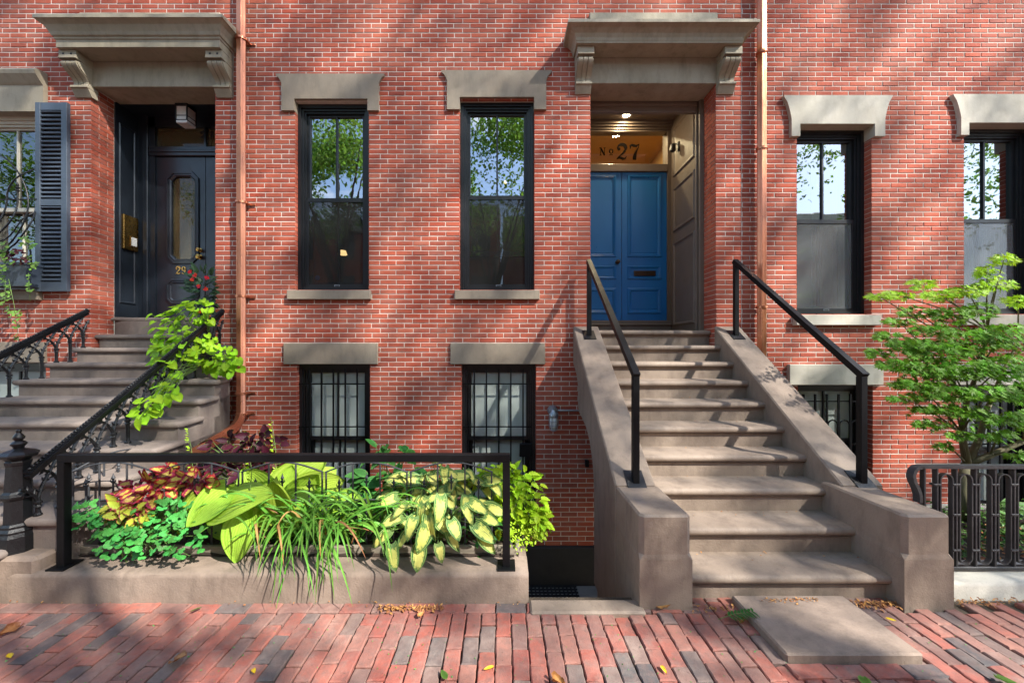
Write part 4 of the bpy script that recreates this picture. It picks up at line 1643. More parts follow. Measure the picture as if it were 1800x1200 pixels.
# ------------------------------------------------------------------ jelly-jar lamp and little box on the wall
q = P(972, 722, 4.80)
wl = thing('wall_lamp', 'caged grey metal bulkhead lamp with a conduit on the brick wall beside the stoop', 'wall lamp', (q.x, 0, q.z))
MB().lathe([(.002, -.075), (.05, -.07), (.062, -.05), (.066, 0.0)], (q.x, 0, q.z), 18, axis='y').build('mount', M['galv'], wl, smooth=40)
mb = MB()
mb.lathe([(.012, .03), (.03, .025), (.036, .005), (.06, -.02), (.062, -.05), (.056, -.055), (.056, -.07)], (q.x, -.12, q.z), 18)
mb.tube([(q.x, -.06, q.z + .01), (q.x, -.1, q.z + .025), (q.x, -.12, q.z + .02)], .028, 10)
mb.build('cap', M['galv'], wl, smooth=40)
MB().lathe([(.048, -.07), (.05, -.13), (.044, -.19), (.028, -.225), (.002, -.235)], (q.x, -.12, q.z), 18).build('globe', M['opal'], wl, smooth=True)
mb = MB()
for k in range(6):
    a = k * math.pi / 3
    mb.tube([(q.x + .056 * math.cos(a), -.12 + .056 * math.sin(a), q.z - .06), (q.x + .058 * math.cos(a), -.12 + .058 * math.sin(a), q.z - .17), (q.x + .04 * math.cos(a), -.12 + .04 * math.sin(a), q.z - .232), (q.x, -.12, q.z - .25)], .0045, 5)
for z_ in (-.115, -.17, -.225):
    rr_ = .058 if z_ > -.2 else .045
    mb.tube([(q.x + rr_ * math.cos(2 * math.pi * k / 14), -.12 + rr_ * math.sin(2 * math.pi * k / 14), q.z + z_) for k in range(15)], .004, 5)
mb.build('cage', M['galv'], wl)
mb = MB()
mb.tube([(q.x + .05, -.03, q.z + .002), (wx(1026), -.03, q.z + .002)], .012, 8)
mb.build('conduit', M['galv'], wl)
q = P(1031, 813, DW)
bx_ = thing('junction_box', 'tiny black box fixed on the brick wall low down beside the stoop', 'box', (q.x, 0, q.z))
MB().cbox(q.x - .024, q.x + .024, -.045, 0, q.z - .045, q.z + .045, .004).build('case', M['black'], bx_)
MB().cbox(q.x - .018, q.x + .018, -.05, -.045, q.z - .02, q.z + .036, .002).build('lid', M['black'], bx_)

# ------------------------------------------------------------------ stoop of 29
s9 = thing('stoop', 'grey painted flared stoop with cast iron railings climbing to the navy door 29', 'stoop', (-4.3, Y(2.6), 0))
XRP = [(2.0, -3.5), (2.4, -3.18), (2.66, -3.13), (3.2, -2.99), (3.8, -3.06), (4.2, -3.14), (4.55, -3.3), (4.86, -3.5)]


def XR(d):
    for (a, b), (c_, e) in zip(XRP, XRP[1:]):
        if a <= d <= c_:
            return b + (e - b) * (d - a) / (c_ - a)
    return XRP[-1][1]


XL9 = -5.31
for k in range(-2, 9):
    d = 2.66 + .28 * k
    zt = .522 + .175 * k
    if k == -1 or k == -2:
        xr = -3.42
        side = [(xr, Y(d)), (xr, Y(2.75))]
    elif k == 8:
        side = [(door29[1] - .004, Y(d)), (door29[1] - .004, .3)]
    elif k >= 6:
        off = -3.42 if k == 6 else -3.55
        side = [(off + .02, Y(d)), (off - .02, Y(d + .15)), (off - .08, -.004)]
    else:
        ds = [d] + [x for x, _ in XRP if x > d + .05]
        side = [(XR(x), Y(x) - (.004 if x == DW else 0)) for x in ds]
    xl = XL9 if k < 8 else door29[0] + .004
    yb_ = side[-1][1]
    full = [(xl, Y(d))] + side + [(xl, yb_)]
    body = inset(full, .03)
    body = [(a, min(b, yb_)) for a, b in body]
    mb = MB()
    zb = zt - .175 - .06 if k > -2 else -.2
    if k < 6 and k > -2:
        zb = -.3 if k < 0 else zb
    mb.prism([(a, b) for a, b in body], 'z', (-1.4 if 0 <= k < 6 else zb), zt - .055)
    # nosing: long side return only on the landing step
    if k == 5 or k >= 6:
        nos = full
    else:
        dn = d + .28 + .07
        xs_ = XR(dn) if k >= 0 else -3.42
        sidn = [(side[0][0], Y(d)), (xs_, Y(dn))]
        nos = [(xl, Y(d))] + sidn + [(xl, Y(dn))]
    # soften the front corner
    fc = nos[1]
    rr_ = .05
    nos2 = [nos[0], (fc[0] - rr_, fc[1]), (fc[0] - rr_ * .3, fc[1] + rr_ * .3), (fc[0], fc[1] + rr_)] + nos[2:]
    rings = []
    for ins, z_ in ((.028, -.062), (.008, -.056), (0, -.044), (-.003, -.03), (0, -.014), (.009, -.004), (.03, 0)):
        rings.append([(a, b, zt + z_) for a, b in inset(nos2, ins)])
    mb.rings(rings)
    mb.build('step', M['grey_stone'], s9, smooth=40)
mb = MB()
mb.cbox(door29[0] - .004, door29[1] + .004, .29, .7, 1.8, zs9 - .05, .004)
mb.rings([[(a, b, z_) for a, b in inset([(door29[0] + .004, .24), (wx(245, 5.3), .32), (door29[1] - .004, .32), (door29[1] - .004, .7), (door29[0] + .004, .7)], i_)] for i_, z_ in ((.03, zs9 - .06), (0, zs9 - .04), (0, zs9 - .02), (.02, zs9 - .001))])
mb.build('door_sill', M['grey_stone'], s9, smooth=40)
mb = MB()
mb.cbox(-3.85, -3.2, Y(2.565), Y(2.84), -.2, .30, .025)
mb.build('newel_base', M['kerbstone'], s9)

# cast iron railings of 29
def rz9(d):
    return .862 + .66 * (d - 2.66)


def iron_rail(label, Xf, d0, d1, ks):
    rl_ = thing('stair_railing', label, 'railing', (Xf(d0), Y(d0), rz9(d0) - .5), 'cast iron stair railings')
    ds = [d0 + (d1 - d0) * i / 16 for i in range(17)]
    pts = [Vector((Xf(d), Y(d), rz9(d))) for d in ds]
    mb = MB()
    mb.tube([p - Vector((0, 0, .018)) for p in pts], 0, rect=(.058, .02))
    mb.tube([p - Vector((0, 0, .045)) for p in pts], 0, rect=(.034, .03))
    mb.tube([p + Vector((0, 0, -.004)) for p in pts], 0, rect=(.036, .016))
    mb.build('handrail', M['iron'], rl_)
    bd = MB()
    L = sum((b - a).length for a, b in zip(pts, pts[1:]))
    nb = int(L / .026)
    for i in range(nb):
        u = (i + .5) / nb * 16
        a = pts[int(u)].lerp(pts[min(int(u) + 1, 16)], u - int(u))
        bd.lathe([(.002, -.010), (.012, -.005), (.014, .003), (.009, .010), (.001, .013)], (a.x, a.y, a.z + .006), 6)
    bd.build('beading', M['iron'], rl_, kind='stuff', smooth=True)
    for k, u in ks:
        d = 2.66 + .28 * k + u
        if not (d0 - .02 <= d <= d1):
            continue
        x, zt = Xf(d), .522 + .175 * k
        zr = rz9(d) - .055
        zc_ = zr - .235
        mb = MB()
        mb.lathe([(.024, 0), (.024, .012), (.015, .022), (.013, .05), (.015, zc_ - zt - .03), (.022, zc_ - zt - .022), (.014, zc_ - zt - .01), (.024, zc_ - zt), (.024, zc_ - zt + .012), (.014, zc_ - zt + .02)], (x, Y(d), zt), 8)

        def arm(dd, top):
            pp = []
            for i in range(9):
                t = i / 8
                e = d + dd * (t ** 1.7 if dd > 0 else t ** 1.1)
                e2 = e
                zt_ = zc_ + .01 + (rz9(e2) - .055 - zc_ - .01) * (t ** .85)
                pp.append(Vector((Xf(min(max(e2, d0), d1 + .1)), Y(e2), zt_)))
            return pp
        for dd in (.145, -.145):
            pp = arm(dd, zr)
            pp = [p for p in pp if Y(d0 - .05) <= p.y <= Y(d1 + .02)]
            if len(pp) < 2:
                continue
            mb.tube(pp, [.013, .012, .011, .011, .011, .011, .011, .012, .013][:len(pp)], 6)
            for i in range(2, len(pp) - 1, 2):
                t = (pp[i + 1] - pp[i - 1]).normalized()
                for sg in (-1, 1):
                    nn = Vector((0, -t.z, t.y)) * sg
                    mb.tube([pp[i], pp[i] + nn * .016 + t * .006, pp[i] + nn * .03 + t * .018], [.011, .008, .002], 5)
        mb.build('baluster', M['iron'], rl_)
    return rl_


def xr_right(d):
    pt = [(2.4, -3.36), (2.66, -3.37), (3.3, -3.41), (3.95, -3.48), (4.72, -3.54), (5, -3.56)]
    for (a, b), (c_, e) in zip(pt, pt[1:]):
        if a <= d <= c_:
            return b + (e - b) * (d - a) / (c_ - a)
    return pt[-1][1]


kk = [(k, u) for k in range(0, 8) for u in (.06, .20)]
iron_rail('black cast iron thorn railing of the grey stoop that ends at the newel post', xr_right, 2.66, 4.73, kk)
iron_rail('black cast iron thorn railing of the grey stoop below the shuttered window', lambda d: -5.24, 3.3, 4.73, kk)
def sl_n(p):
    return [(r * .86, h) for r, h in p]


nw = thing('newel_post', 'black octagonal cast iron newel post with finial at the grey stoop', 'newel post', (-3.46, Y(2.68), .30))
c0 = (-3.46, Y(2.68), .30)
e8 = math.pi / 8
MB().lathe(sl_n([(.118, 0), (.118, .11), (.108, .135), (.112, .15), (.098, .17), (.1, .185), (.088, .2)]), c0, 8, e8).build('base', M['iron'], nw)
MB().lathe(sl_n([(.083, .2), (.078, .36), (.094, .375), (.1, .39), (.094, .41), (.08, .425), (.07, .60), (.076, .612), (.078, .63), (.068, .64)]), c0, 8, e8).build('shaft', M['iron'], nw)
MB().lathe(sl_n([(.07, .64), (.085, .655), (.112, .665), (.118, .675), (.118, .684), (.09, .7), (.045, .715), (.03, .72)]), c0, 8, e8).build('cap', M['iron'], nw)
MB().lathe(sl_n([(.03, .72), (.034, .735), (.046, .745), (.048, .755), (.036, .768), (.022, .775), (.034, .79), (.036, .8), (.026, .815), (.014, .83), (.018, .84), (.014, .852), (.002, .858)]), c0, 14).build('finial', M['iron'], nw, smooth=40)

# ------------------------------------------------------------------ shutter, grille and flower box at the window of 29
sx0, sx1, sz0, sz1 = wx(62, 4.79), wx(118, 4.79), wz(512, 4.79), wz(180, 4.79)
sh = thing('shutter', 'slate grey louvred shutter folded back on the brick beside the window of 29', 'shutter', ((sx0 + sx1) / 2, -.03, sz0))
wS = .065
yS0, yS1 = -.075, -.03
sm = sz0 + (sz1 - sz0) * .47
for a, b in ((sx0, sx0 + wS), (sx1 - wS * 1.15, sx1)):
    MB().cbox(a, b, yS0, yS1, sz0, sz1, .003).build('stile', M['shutter'], sh)
for z0_, z1_ in ((sz0, sz0 + .12), (sm - .04, sm + .045), (sz1 - .1, sz1)):
    MB().cbox(sx0 + wS + .0005, sx1 - wS * 1.15 - .0005, yS0 + .004, yS1, z0_, z1_, .003).build('rail', M['shutter'], sh)
lv = MB()
lv.add([(sx0 + wS, -.010, 0), (sx1 - wS * 1.15, -.010, 0), (sx1 - wS * 1.15, .024, -.044), (sx0 + wS, .024, -.044),
        (sx0 + wS, -.004, .008), (sx1 - wS * 1.15, -.004, .008), (sx1 - wS * 1.15, .03, -.036), (sx0 + wS, .03, -.036)],
       [(0, 1, 2, 3), (4, 5, 6, 7), (0, 1, 5, 4), (2, 3, 7, 6)])
me_l = None
for za, zb2 in ((sz0 + .125, sm - .05), (sm + .05, sz1 - .105)):
    n = int((zb2 - za) / .052)
    for i in range(n):
        z = za + .03 + (zb2 - za - .03) * i / (n - 1)
        if me_l is None:
            b = BASE[sh.name]
            vv = [(p[0] - b.x, p[1], -p[2] if False else p[2]) for p in lv.v]
            # tilt so that each slat sheds rain outwards
            vv = [(x, y, -(-z_)) for x, y, z_ in vv]
            me_l = bpy.data.meshes.new('slat')
            me_l.from_pydata([(x, y, (.012 - z_) if False else z_ + 0) for x, y, z_ in vv], [], lv.f)
            # outer edge low, inner edge high
            for v_ in me_l.vertices:
                v_.co.z = -v_.co.z
            me_l.materials.append(M['shutter'])
        o = bpy.data.objects.new('slat', me_l)
        COL.objects.link(o)
        o.parent = sh
        o.location = (0, -.063 - BASE[sh.name].y, z - sz0 - .012)
bk = MB().box(sx0 + wS, sx1 - wS, -.034, -.031, sz0 + .01, sz1 - .01)
bk.build('slat_gap_shade', M['plinth'], sh)  # dark sheet added behind the slats, painting the shade in their gaps

gq = thing('window_grille', 'black wrought iron grille of curving bars bulging in front of the window of 29', 'grille', (wx(10, 4.6), -.25, wz(512)))


def curve(pxs, d, r=.009, nm='bar'):
    pts = [P(x, y, d + dd) for x, y, dd in pxs]
    out = []
    for i in range(len(pts) - 1):        # Catmull-Rom
        p0, p1, p2, p3 = pts[max(i - 1, 0)], pts[i], pts[i + 1], pts[min(i + 2, len(pts) - 1)]
        for k in range(6):
            t = k / 6
            out.append(.5 * ((2 * p1) + (p2 - p0) * t + (2 * p0 - 5 * p1 + 4 * p2 - p3) * t * t + (3 * p1 - p0 - 3 * p2 + p3) * t ** 3))
    out.append(pts[-1])
    MB().tube(out, r, 7).build(nm, M['iron'], gq, smooth=True)


curve([(-40, 262, 0), (2, 274, 0), (30, 300, 0), (48, 340, 0), (46, 380, -.02), (20, 425, -.05), (-30, 470, -.05)], 4.72)
curve([(64, 296, .1), (30, 312, 0), (14, 335, 0), (10, 365, 0), (-10, 400, -.05), (-50, 430, -.05)], 4.70)
curve([(31, 330, 0), (30, 362, 0), (16, 392, -.04), (-20, 425, -.05)], 4.71)
curve([(63, 368, .1), (55, 390, 0), (30, 425, -.05), (14, 440, -.06), (14, 465, -.06), (28, 490, -.03), (47, 500, .06)], 4.71)
curve([(42, 415, -.05), (52, 435, -.06), (55, 465, -.05), (52, 485, 0), (46, 500, .06)], 4.71)
curve([(-40, 430, -.05), (10, 420, -.03), (40, 385, 0), (64, 372, .1)], 4.74, .007)
fq = P(31, 330, 4.71)
MB().lathe([(.012, -.05), (.02, -.035), (.01, -.02), (.022, 0), (.008, .02), (.016, .035), (.002, .07)], fq, 8).build('finial', M['iron'], gq)
cb = MB()
cb.tube([P(-60, 352, 4.78), P(64, 350, 4.78)], .007, 6)
cb.build('cross_bar', M['iron'], gq)
wb = thing('window_box', 'slate blue flower box standing on the sill behind the curved grille', 'planter', (wx(25, 4.72), -.14, wz(505)))
mb = MB()
x0, x1, z0, z1 = wx(-60, 4.72), wx(62, 4.72), wz(504, 4.72), wz(468, 4.72)
mb.rings([[(x0 + .02, -.2, z0), (x1 - .03, -.2, z0), (x1 - .03, -.05, z0), (x0 + .02, -.05, z0)], [(x0, -.235, z1), (x1, -.235, z1), (x1, -.04, z1), (x0, -.04, z1)]])
mb.build('trough', M['shutter'], wb)
MB().cbox(x0 - .01, x1 + .01, -.25, -.03, z1 - .004, z1 + .03, .006).build('rim', M['shutter'], wb)

# ------------------------------------------------------------------ garden of 25: kerb, fence, soil
kr = MB()
pl = [(Y(2.62), -.1), (Y(2.625), .07), (Y(2.645), .095), (Y(2.9), .102), (Y(2.9), -.1)]
rr = []
for i in range(30):
    x = 2.99 + i * .2
    rr.append([(x, a + R.uniform(-.004, .004), b + R.uniform(-.004, .004)) for a, b in pl])
kr.rings(rr)
kr.build('garden_kerb', M['granite'], smooth=50, kind='structure')
mb = MB()
n, m_ = 30, 10
vs, fs = [], []
for i in range(n + 1):
    for j in range(m_ + 1):
        vs.append((3.07 + 5.5 * i / n, Y(2.9) + 1.05 * j / m_, .05 + R.uniform(-.012, .012)))
for i in range(n):
    for j in range(m_):
        a = i * (m_ + 1) + j
        fs.append((a, a + m_ + 1, a + m_ + 2, a + 1))
mb.add(vs, fs)
mb.build('garden_soil', M['soil'], kind='structure')
mb = MB()
mb.box(3.07, 8.6, Y(3.96), Y(4.06), -1.2, .06)
mb.build('areaway_wall', M['concrete'], kind='structure')
MB().box(3.07, 8.6, Y(4.06), 0, -1.3, -1.2).build('areaway_paving', M['concrete'], kind='structure')

gf = thing('iron_fence', 'weathered grey iron fence of flat bars and looped straps on the pale garden kerb', 'fence', (4, Y(2.76), .1))
dG = 2.76
zt, zb = .865, .125
mb = MB()
mb.tube([(2.99 + .07, Y(dG), zt), (9, Y(dG), zt)], 0, rect=(.05, .022))
mb.tube([(3.065, Y(dG), zt), (3.03, Y(dG), zt - .006), (3.005, Y(dG), zt - .03), (2.995, Y(dG), zt - .065), (3.005, Y(dG), zt - .11), (3.03, Y(dG), zt - .16), (3.045, Y(dG), zt - .21), (3.045, Y(dG), zt - .26)], 0, rect=(.05, .022), up=(0, 1, 0) if False else (1, 0, 0))
mb.build('top_rail', M['grey_iron'], gf, smooth=35)
MB().cbox(3.0, 9, Y(dG) - .02, Y(dG) + .02, zb - .012, zb + .012, .004).build('bottom_rail', M['grey_iron'], gf)
pit = .1415
xb0 = wx(1644, dG)
for i in range(40):
    x = xb0 + i * pit
    MB().cbox(x - .007, x + .007, Y(dG) - .017, Y(dG) + .017, zb, zt - .01, .002).build('bar', M['grey_iron'], gf)
    if i == 0:
        MB().cbox(3.075, 3.089, Y(dG) - .017, Y(dG) + .017, zb, zt - .01, .002).build('bar', M['grey_iron'], gf)
    x0, x1 = x + .024, x + pit - .024
    cxx, rd = (x0 + x1) / 2, (x1 - x0) / 2
    za, zc_ = zb + .028 + rd, zt - .05 - rd
    pts = [(x0, Y(dG), za), (x0, Y(dG), zc_)]
    pts += [(cxx - rd * math.cos(math.pi * k / 8), Y(dG), zc_ + rd * math.sin(math.pi * k / 8)) for k in range(1, 8)]
    pts += [(x1, Y(dG), zc_), (x1, Y(dG), za)]
    pts += [(cxx + rd * math.cos(math.pi * k / 8), Y(dG), za - rd * math.sin(math.pi * k / 8)) for k in range(1, 8)]
    pts += [(x0, Y(dG), za + .001)]
    # strap is a flat band lying in the plane of the fence: inner and outer outlines extruded
    sb = MB()
    o_ = [(p[0] + (cxx - p[0]) * -.06, p[2]) for p in pts[:-1]]
    i_ = [(p[0] + (cxx - p[0]) * .14, p[2] + (0.006 if p[2] < za else -.006 if p[2] > zc_ else 0)) for p in pts[:-1]]
    nn = len(o_)
    y0_, y1_ = Y(dG) - .015, Y(dG) + .015
    sb.add([(a, y0_, b) for a, b in o_] + [(a, y0_, b) for a, b in i_] + [(a, y1_, b) for a, b in o_] + [(a, y1_, b) for a, b in i_],
           [f for k in range(nn) for f in ((k, (k + 1) % nn, nn + (k + 1) % nn, nn + k), (2 * nn + k, 3 * nn + k, 3 * nn + (k + 1) % nn, 2 * nn + (k + 1) % nn), (k, 2 * nn + k, 2 * nn + (k + 1) % nn, (k + 1) % nn), (nn + k, nn + (k + 1) % nn, 3 * nn + (k + 1) % nn, 3 * nn + k))])
    sb.build('strap', M['grey_iron'], gf)
    cl = MB()
    for z_ in (zb + .13, (zt + zb) / 2 + .02, zt - .13):
        cl.cbox(x - .028, x + .028, Y(dG) - .0185, Y(dG) + .0185, z_ - .008, z_ + .008, .003)
    cl.build('collar', M['grey_iron'], gf)

# doorstep slab let into the pavement
sb = MB()
sb.cbox(SLAB[0] + .02, SLAB[1] - .01, SLAB[2], SLAB[3] - .07, -.06, .046, .01)
tag(sb.build('doorstep_slab', M['kerbstone'], base=(1.95, -2.5, 0)), 'square brown stone slab lying in the brick pavement at the foot of the stoop', 'slab')

# ------------------------------------------------------------------ leaves
def leaf_me(name, mat, L=1.0, W=.6, nx=6, ny=7, prof=None, heart=0.0, droop=.15, cup=.1, serr=0, ribs=0, seed=0, wavy=.0):
    """leaf blade in its own space: base at the origin, runs along +y, faces +z"""
    r = random.Random(seed)
    vs, fs, uv = [], [], []
    prof = prof or (lambda v: (math.sin(math.pi * min(1, v ** .7 * .98 + .02))) ** .8)
    tw = r.uniform(-.12, .12)
    for j in range(ny + 1):
        v = j / ny
        hw = W * .5 * prof(v)
        if serr:
            hw *= 1 + serr * (1 if j % 2 else -1)
        for i in range(nx + 1):
            u = i / nx * 2 - 1
            x = u * hw
            y = v * L - heart * L * (abs(u) ** 1.6) * (1 - v) ** 3
            z = -droop * L * v * v + cup * W * u * u * (1 - .5 * v) + tw * u * hw * v
            if ribs:
                z += .012 * L * math.cos(u * math.pi * ribs) * math.sin(math.pi * v) ** .5
            if wavy:
                z += wavy * L * math.sin(v * 9 + u * 2 + seed) * abs(u)
            vs.append((x, y, z))
            uv.append((i / nx, v))
    for j in range(ny):
        for i in range(nx):
            a = j * (nx + 1) + i
            fs.append((a, a + 1, a + nx + 2, a + nx + 1))
    return fin_leaf(name, vs, fs, uv, mat)


def fin_leaf(name, vs, fs, uv, mat):
    me = bpy.data.meshes.new(name)
    me.from_pydata(vs, [], fs)
    ul = me.uv_layers.new(name='UVMap')
    ul.data.foreach_set('uv', [c for l in me.loops for c in uv[l.vertex_index]])
    me.shade_smooth()
    me.materials.append(mat)
    return me


def fan_leaf(name, mat, outline, z=0.0, fold=.15):
    """lobed leaf drawn as a fan round its base: outline in (x, y)"""
    vs = [(0, .0, 0)] + [(x, y, fold * abs(x) - .2 * y * y) for x, y in outline]
    n = len(outline)
    fs = [(0, i, i + 1) for i in range(1, n)]
    mx_ = max(abs(x) for x, y in outline)
    my = max(y for x, y in outline)
    uv = [(.5, .1)] + [(.5 + .5 * x / mx_, max(0, y / my)) for x, y in outline]
    return fin_leaf(name, vs, fs, uv, mat)


def place(me, parent, pos, direc, normal, s, name='leaf'):
    o = bpy.data.objects.new(name, me)
    COL.objects.link(o)
    o.parent = parent
    b = BASE[parent.name]
    d = Vector(direc).normalized()
    n = Vector(normal)
    n = (n - d * n.dot(d))
    if n.length < 1e-3:
        n = Vector((0, -1, .3)) - d * Vector((0, -1, .3)).dot(d)
    n.normalize()
    x = d.cross(n)
    m = Matrix((x, d, n)).transposed().to_4x4()
    o.matrix_local = Matrix.Translation(Vector(pos) - b) @ m @ Matrix.Rotation(R.uniform(-.25, .25), 4, 'Y') @ Matrix.Diagonal((s * R.uniform(.84, 1.16), s * R.uniform(.92, 1.08), s * R.uniform(.5, 1.8), 1))
    return o


def stalks(parent, segs, mat, r=.004, name='stems'):
    mb = MB()
    for a, b in segs:
        a, b = Vector(a), Vector(b)
        m_ = a.lerp(b, .6) + Vector((0, 0, .12 * (b - a).length))
        mb.tube([a, m_, b], [r, r * .85, r * .6], 5)
    return mb.build(name, mat, parent, smooth=True, kind='stuff', recalc=False)


def rv(r, a=1.0):
    return Vector((r.uniform(-a, a), r.uniform(-a, a), r.uniform(-a, a)))


def hp(v):       # heart shaped blade
    return 2.0 * (v + .05) ** .42 * (1 - v) ** .82 * .98 if v < 1 else 0


def ov(v):       # ovate blade
    return max(0, math.sin(math.pi * min(1, (v * .97 + .03) ** .72))) ** .75


M['hosta'] = leaf_mat('hosta_leaf', (158, 196, 60), (146, 184, 54), vein=(196, 214, 100), nveins=7, trans=.35, var=.3)
M['hostav'] = leaf_mat('variegated_leaf', (222, 222, 112), (46, 112, 48), edge=.6, soft=.1, vein=(236, 234, 150), nveins=5, trans=.3, var=.2)
M['gold_c'] = leaf_mat('golden_coleus_leaf', (160, 196, 38), (172, 206, 46), trans=.35, var=.3)
M['red_c'] = leaf_mat('red_coleus_leaf', (206, 186, 84), (158, 46, 66), edge=.52, soft=.12, trans=.3, var=.25)
M['yel_c'] = leaf_mat('yellow_coleus_leaf', (180, 192, 66), (160, 60, 66), edge=.82, soft=.08, trans=.3, var=.25)
M['dark_c'] = leaf_mat('dark_coleus_leaf', (74, 24, 40), (86, 112, 44), edge=.93, soft=.04, trans=.2, var=.3)
M['columb'] = leaf_mat('columbine_leaf', (72, 150, 66), (80, 160, 72), trans=.25, var=.4)
M['strap'] = leaf_mat('strap_leaf', (104, 154, 54), (88, 138, 46), trans=.3, var=.45)
M['dry'] = leaf_mat('dry_leaf', (186, 146, 92), (164, 112, 66), trans=.25, var=.4)
M['hydr'] = leaf_mat('hydrangea_leaf', (50, 112, 44), (60, 124, 50), vein=(90, 150, 76), nveins=4, trans=.25, var=.3)
M['vine'] = leaf_mat('vine_leaf', (158, 204, 40), (148, 194, 36), trans=.35, var=.3)
M['impat'] = leaf_mat('impatiens_leaf', (48, 76, 46), (40, 66, 40), trans=.15, var=.4)
M['ivy'] = leaf_mat('ivy_leaf', (110, 148, 62), (176, 190, 120), edge=.8, trans=.25, var=.4)
M['red'] = leaf_mat('red_petal', (214, 32, 26), None, trans=.3, var=.15)
M['orange'] = leaf_mat('orange_petal', (226, 110, 26), None, trans=.3, var=.15)
M['maple'] = leaf_mat('maple_leaf', (106, 154, 40), (118, 166, 44), trans=.45, var=.55)
M['maple_b'] = leaf_mat('maple_new_leaf', (164, 204, 40), (152, 194, 36), trans=.4, var=.35)
M['street_leaf'] = leaf_mat('street_leaf', (116, 152, 56), (126, 164, 60), trans=.5, var=.5)
M['cover'] = leaf_mat('cover_leaf', (74, 112, 44), (96, 132, 60), trans=.25, var=.5)
M['brown_leaf'] = leaf_mat('fallen_leaf', (176, 124, 76), (140, 88, 50), trans=.15, var=.5)
M['yellow_leaf'] = leaf_mat('yellow_fallen', (226, 190, 40), (206, 160, 40), trans=.2, var=.3)

# big yellow-green hosta
r_ = random.Random(4)
hm = [leaf_me('leaf', M['hosta'], 1, .95, 14, 11, hp, .16, dr, cu, 0, 6, s) for s, dr, cu in ((1, .22, .16), (2, .4, .1), (3, .12, .2), (4, .3, -.05))]
T = thing('hosta', 'big hosta with broad ribbed yellow green leaves behind the kerb beside the red coleus', 'plant', P(500, 935, 2.95))
segs = []
crown_ = P(495, 950, 2.95)
for (ax, ay, ad, bx, by, bd, nx_, ny_, nz_, wsc) in (
        (432, 913, 2.70, 398, 986, 2.56, .15, -.95, .35, 1), (398, 866, 2.78, 330, 916, 2.64, -.2, -.6, .75, 0), (390, 893, 2.74, 456, 862, 2.64, .1, -.5, .85, 1),
        (352, 878, 2.8, 314, 934, 2.68, -.5, -.7, .4, 2), (470, 880, 2.95, 418, 818, 2.95, -.2, -.7, .7, 2), (470, 890, 2.9, 425, 846, 2.78, -.2, -.7, .7, 0),
        (500, 870, 3, 515, 812, 3.05, 0, -.8, .5, 2), (505, 870, 3, 572, 783, 3.12, .1, -.6, .7, 0), (505, 868, 3.02, 470, 808, 3.1, -.1, -.7, .6, 1),
        (520, 880, 3, 566, 826, 2.9, .1, -.8, .5, 2), (520, 885, 2.95, 612, 836, 3.0, .15, -.7, .6, 0), (525, 905, 2.9, 592, 888, 2.84, .2, -.85, .4, 1),
        (500, 905, 2.85, 478, 850, 2.74, -.1, -.9, .4, 2), (470, 910, 2.85, 425, 900, 2.72, -.3, -.7, .6, 3), (545, 895, 2.95, 608, 866, 3.08, .3, -.7, .6, 1),
        (450, 900, 2.9, 388, 850, 2.92, -.3, -.6, .7, 2), (530, 870, 3.1, 590, 812, 3.2, .2, -.6, .7, 3), (495, 860, 3.1, 545, 800, 3.2, .1, -.7, .6, 1),
        (440, 890, 2.95, 360, 870, 2.98, -.2, -.5, .8, 0), (490, 915, 2.82, 520, 868, 2.74, .1, -.9, .4, 1)):
    a, b = P(ax, ay, ad), P(bx, by, bd)
    place(hm[wsc], T, a, b - a, (nx_, ny_ * 1.5, nz_ * .75), (b - a).length * (1.05 if ad < 2.9 else .86))
    segs.append((crown_ + rv(r_, .05), a))
for k in range(20):
    a = P(r_.uniform(420, 580), r_.uniform(890, 935), r_.uniform(2.9, 3.2))
    d = (a - crown_)
    d = Vector((d.x * 2 + r_.uniform(-.1, .1), d.y - .15, .25 + r_.uniform(-.2, .2)))
    place(r_.choice(hm), T, a, d, (d.x * .5, -.5, .8), r_.uniform(.2, .3))
    segs.append((crown_ + rv(r_, .05), a))
stalks(T, segs, M['stem'], .007)

# variegated hosta
T = thing('hosta', 'variegated hosta with cream leaves edged in dark green at the end of the planter', 'plant', P(775, 940, 2.8))
hv = [leaf_me('leaf', M['hostav'], 1, .66, 10, 9, hp, .12, dr, cu, 0, 4, s) for s, dr, cu in ((1, .25, .14), (2, .45, .05), (3, .12, .2))]
crown_ = P(775, 940, 2.85)
segs = []
keys = [(690, 978, 2.56, 10), (775, 975, 2.55, 20), (745, 945, 2.56, -5), (705, 955, 2.6, -30), (755, 925, 2.58, 10), (800, 930, 2.58, 30), (850, 935, 2.6, 50), (825, 905, 2.62, 40), (735, 905, 2.62, -20), (700, 900, 2.64, -40), (680, 880, 2.7, -60), (685, 915, 2.64, -70), (775, 895, 2.62, 5), (720, 930, 2.58, -15), (840, 890, 2.66, 60), (865, 915, 2.64, 70), (800, 955, 2.57, 25), (670, 945, 2.6, -50), (735, 985, 2.55, 0), (860, 960, 2.58, 40)]
for k in range(54):
    th_ = r_.uniform(0, 2 * math.pi)
    q_ = math.sqrt(r_.random())
    px, py = 778 + 100 * q_ * math.cos(th_), 872 + 62 * q_ * math.sin(th_)
    keys.append((px, py, 2.66 + .0016 * max(0, 950 - py) + r_.uniform(-.02, .12), (px - 775) * .75 + r_.uniform(-45, 45)))
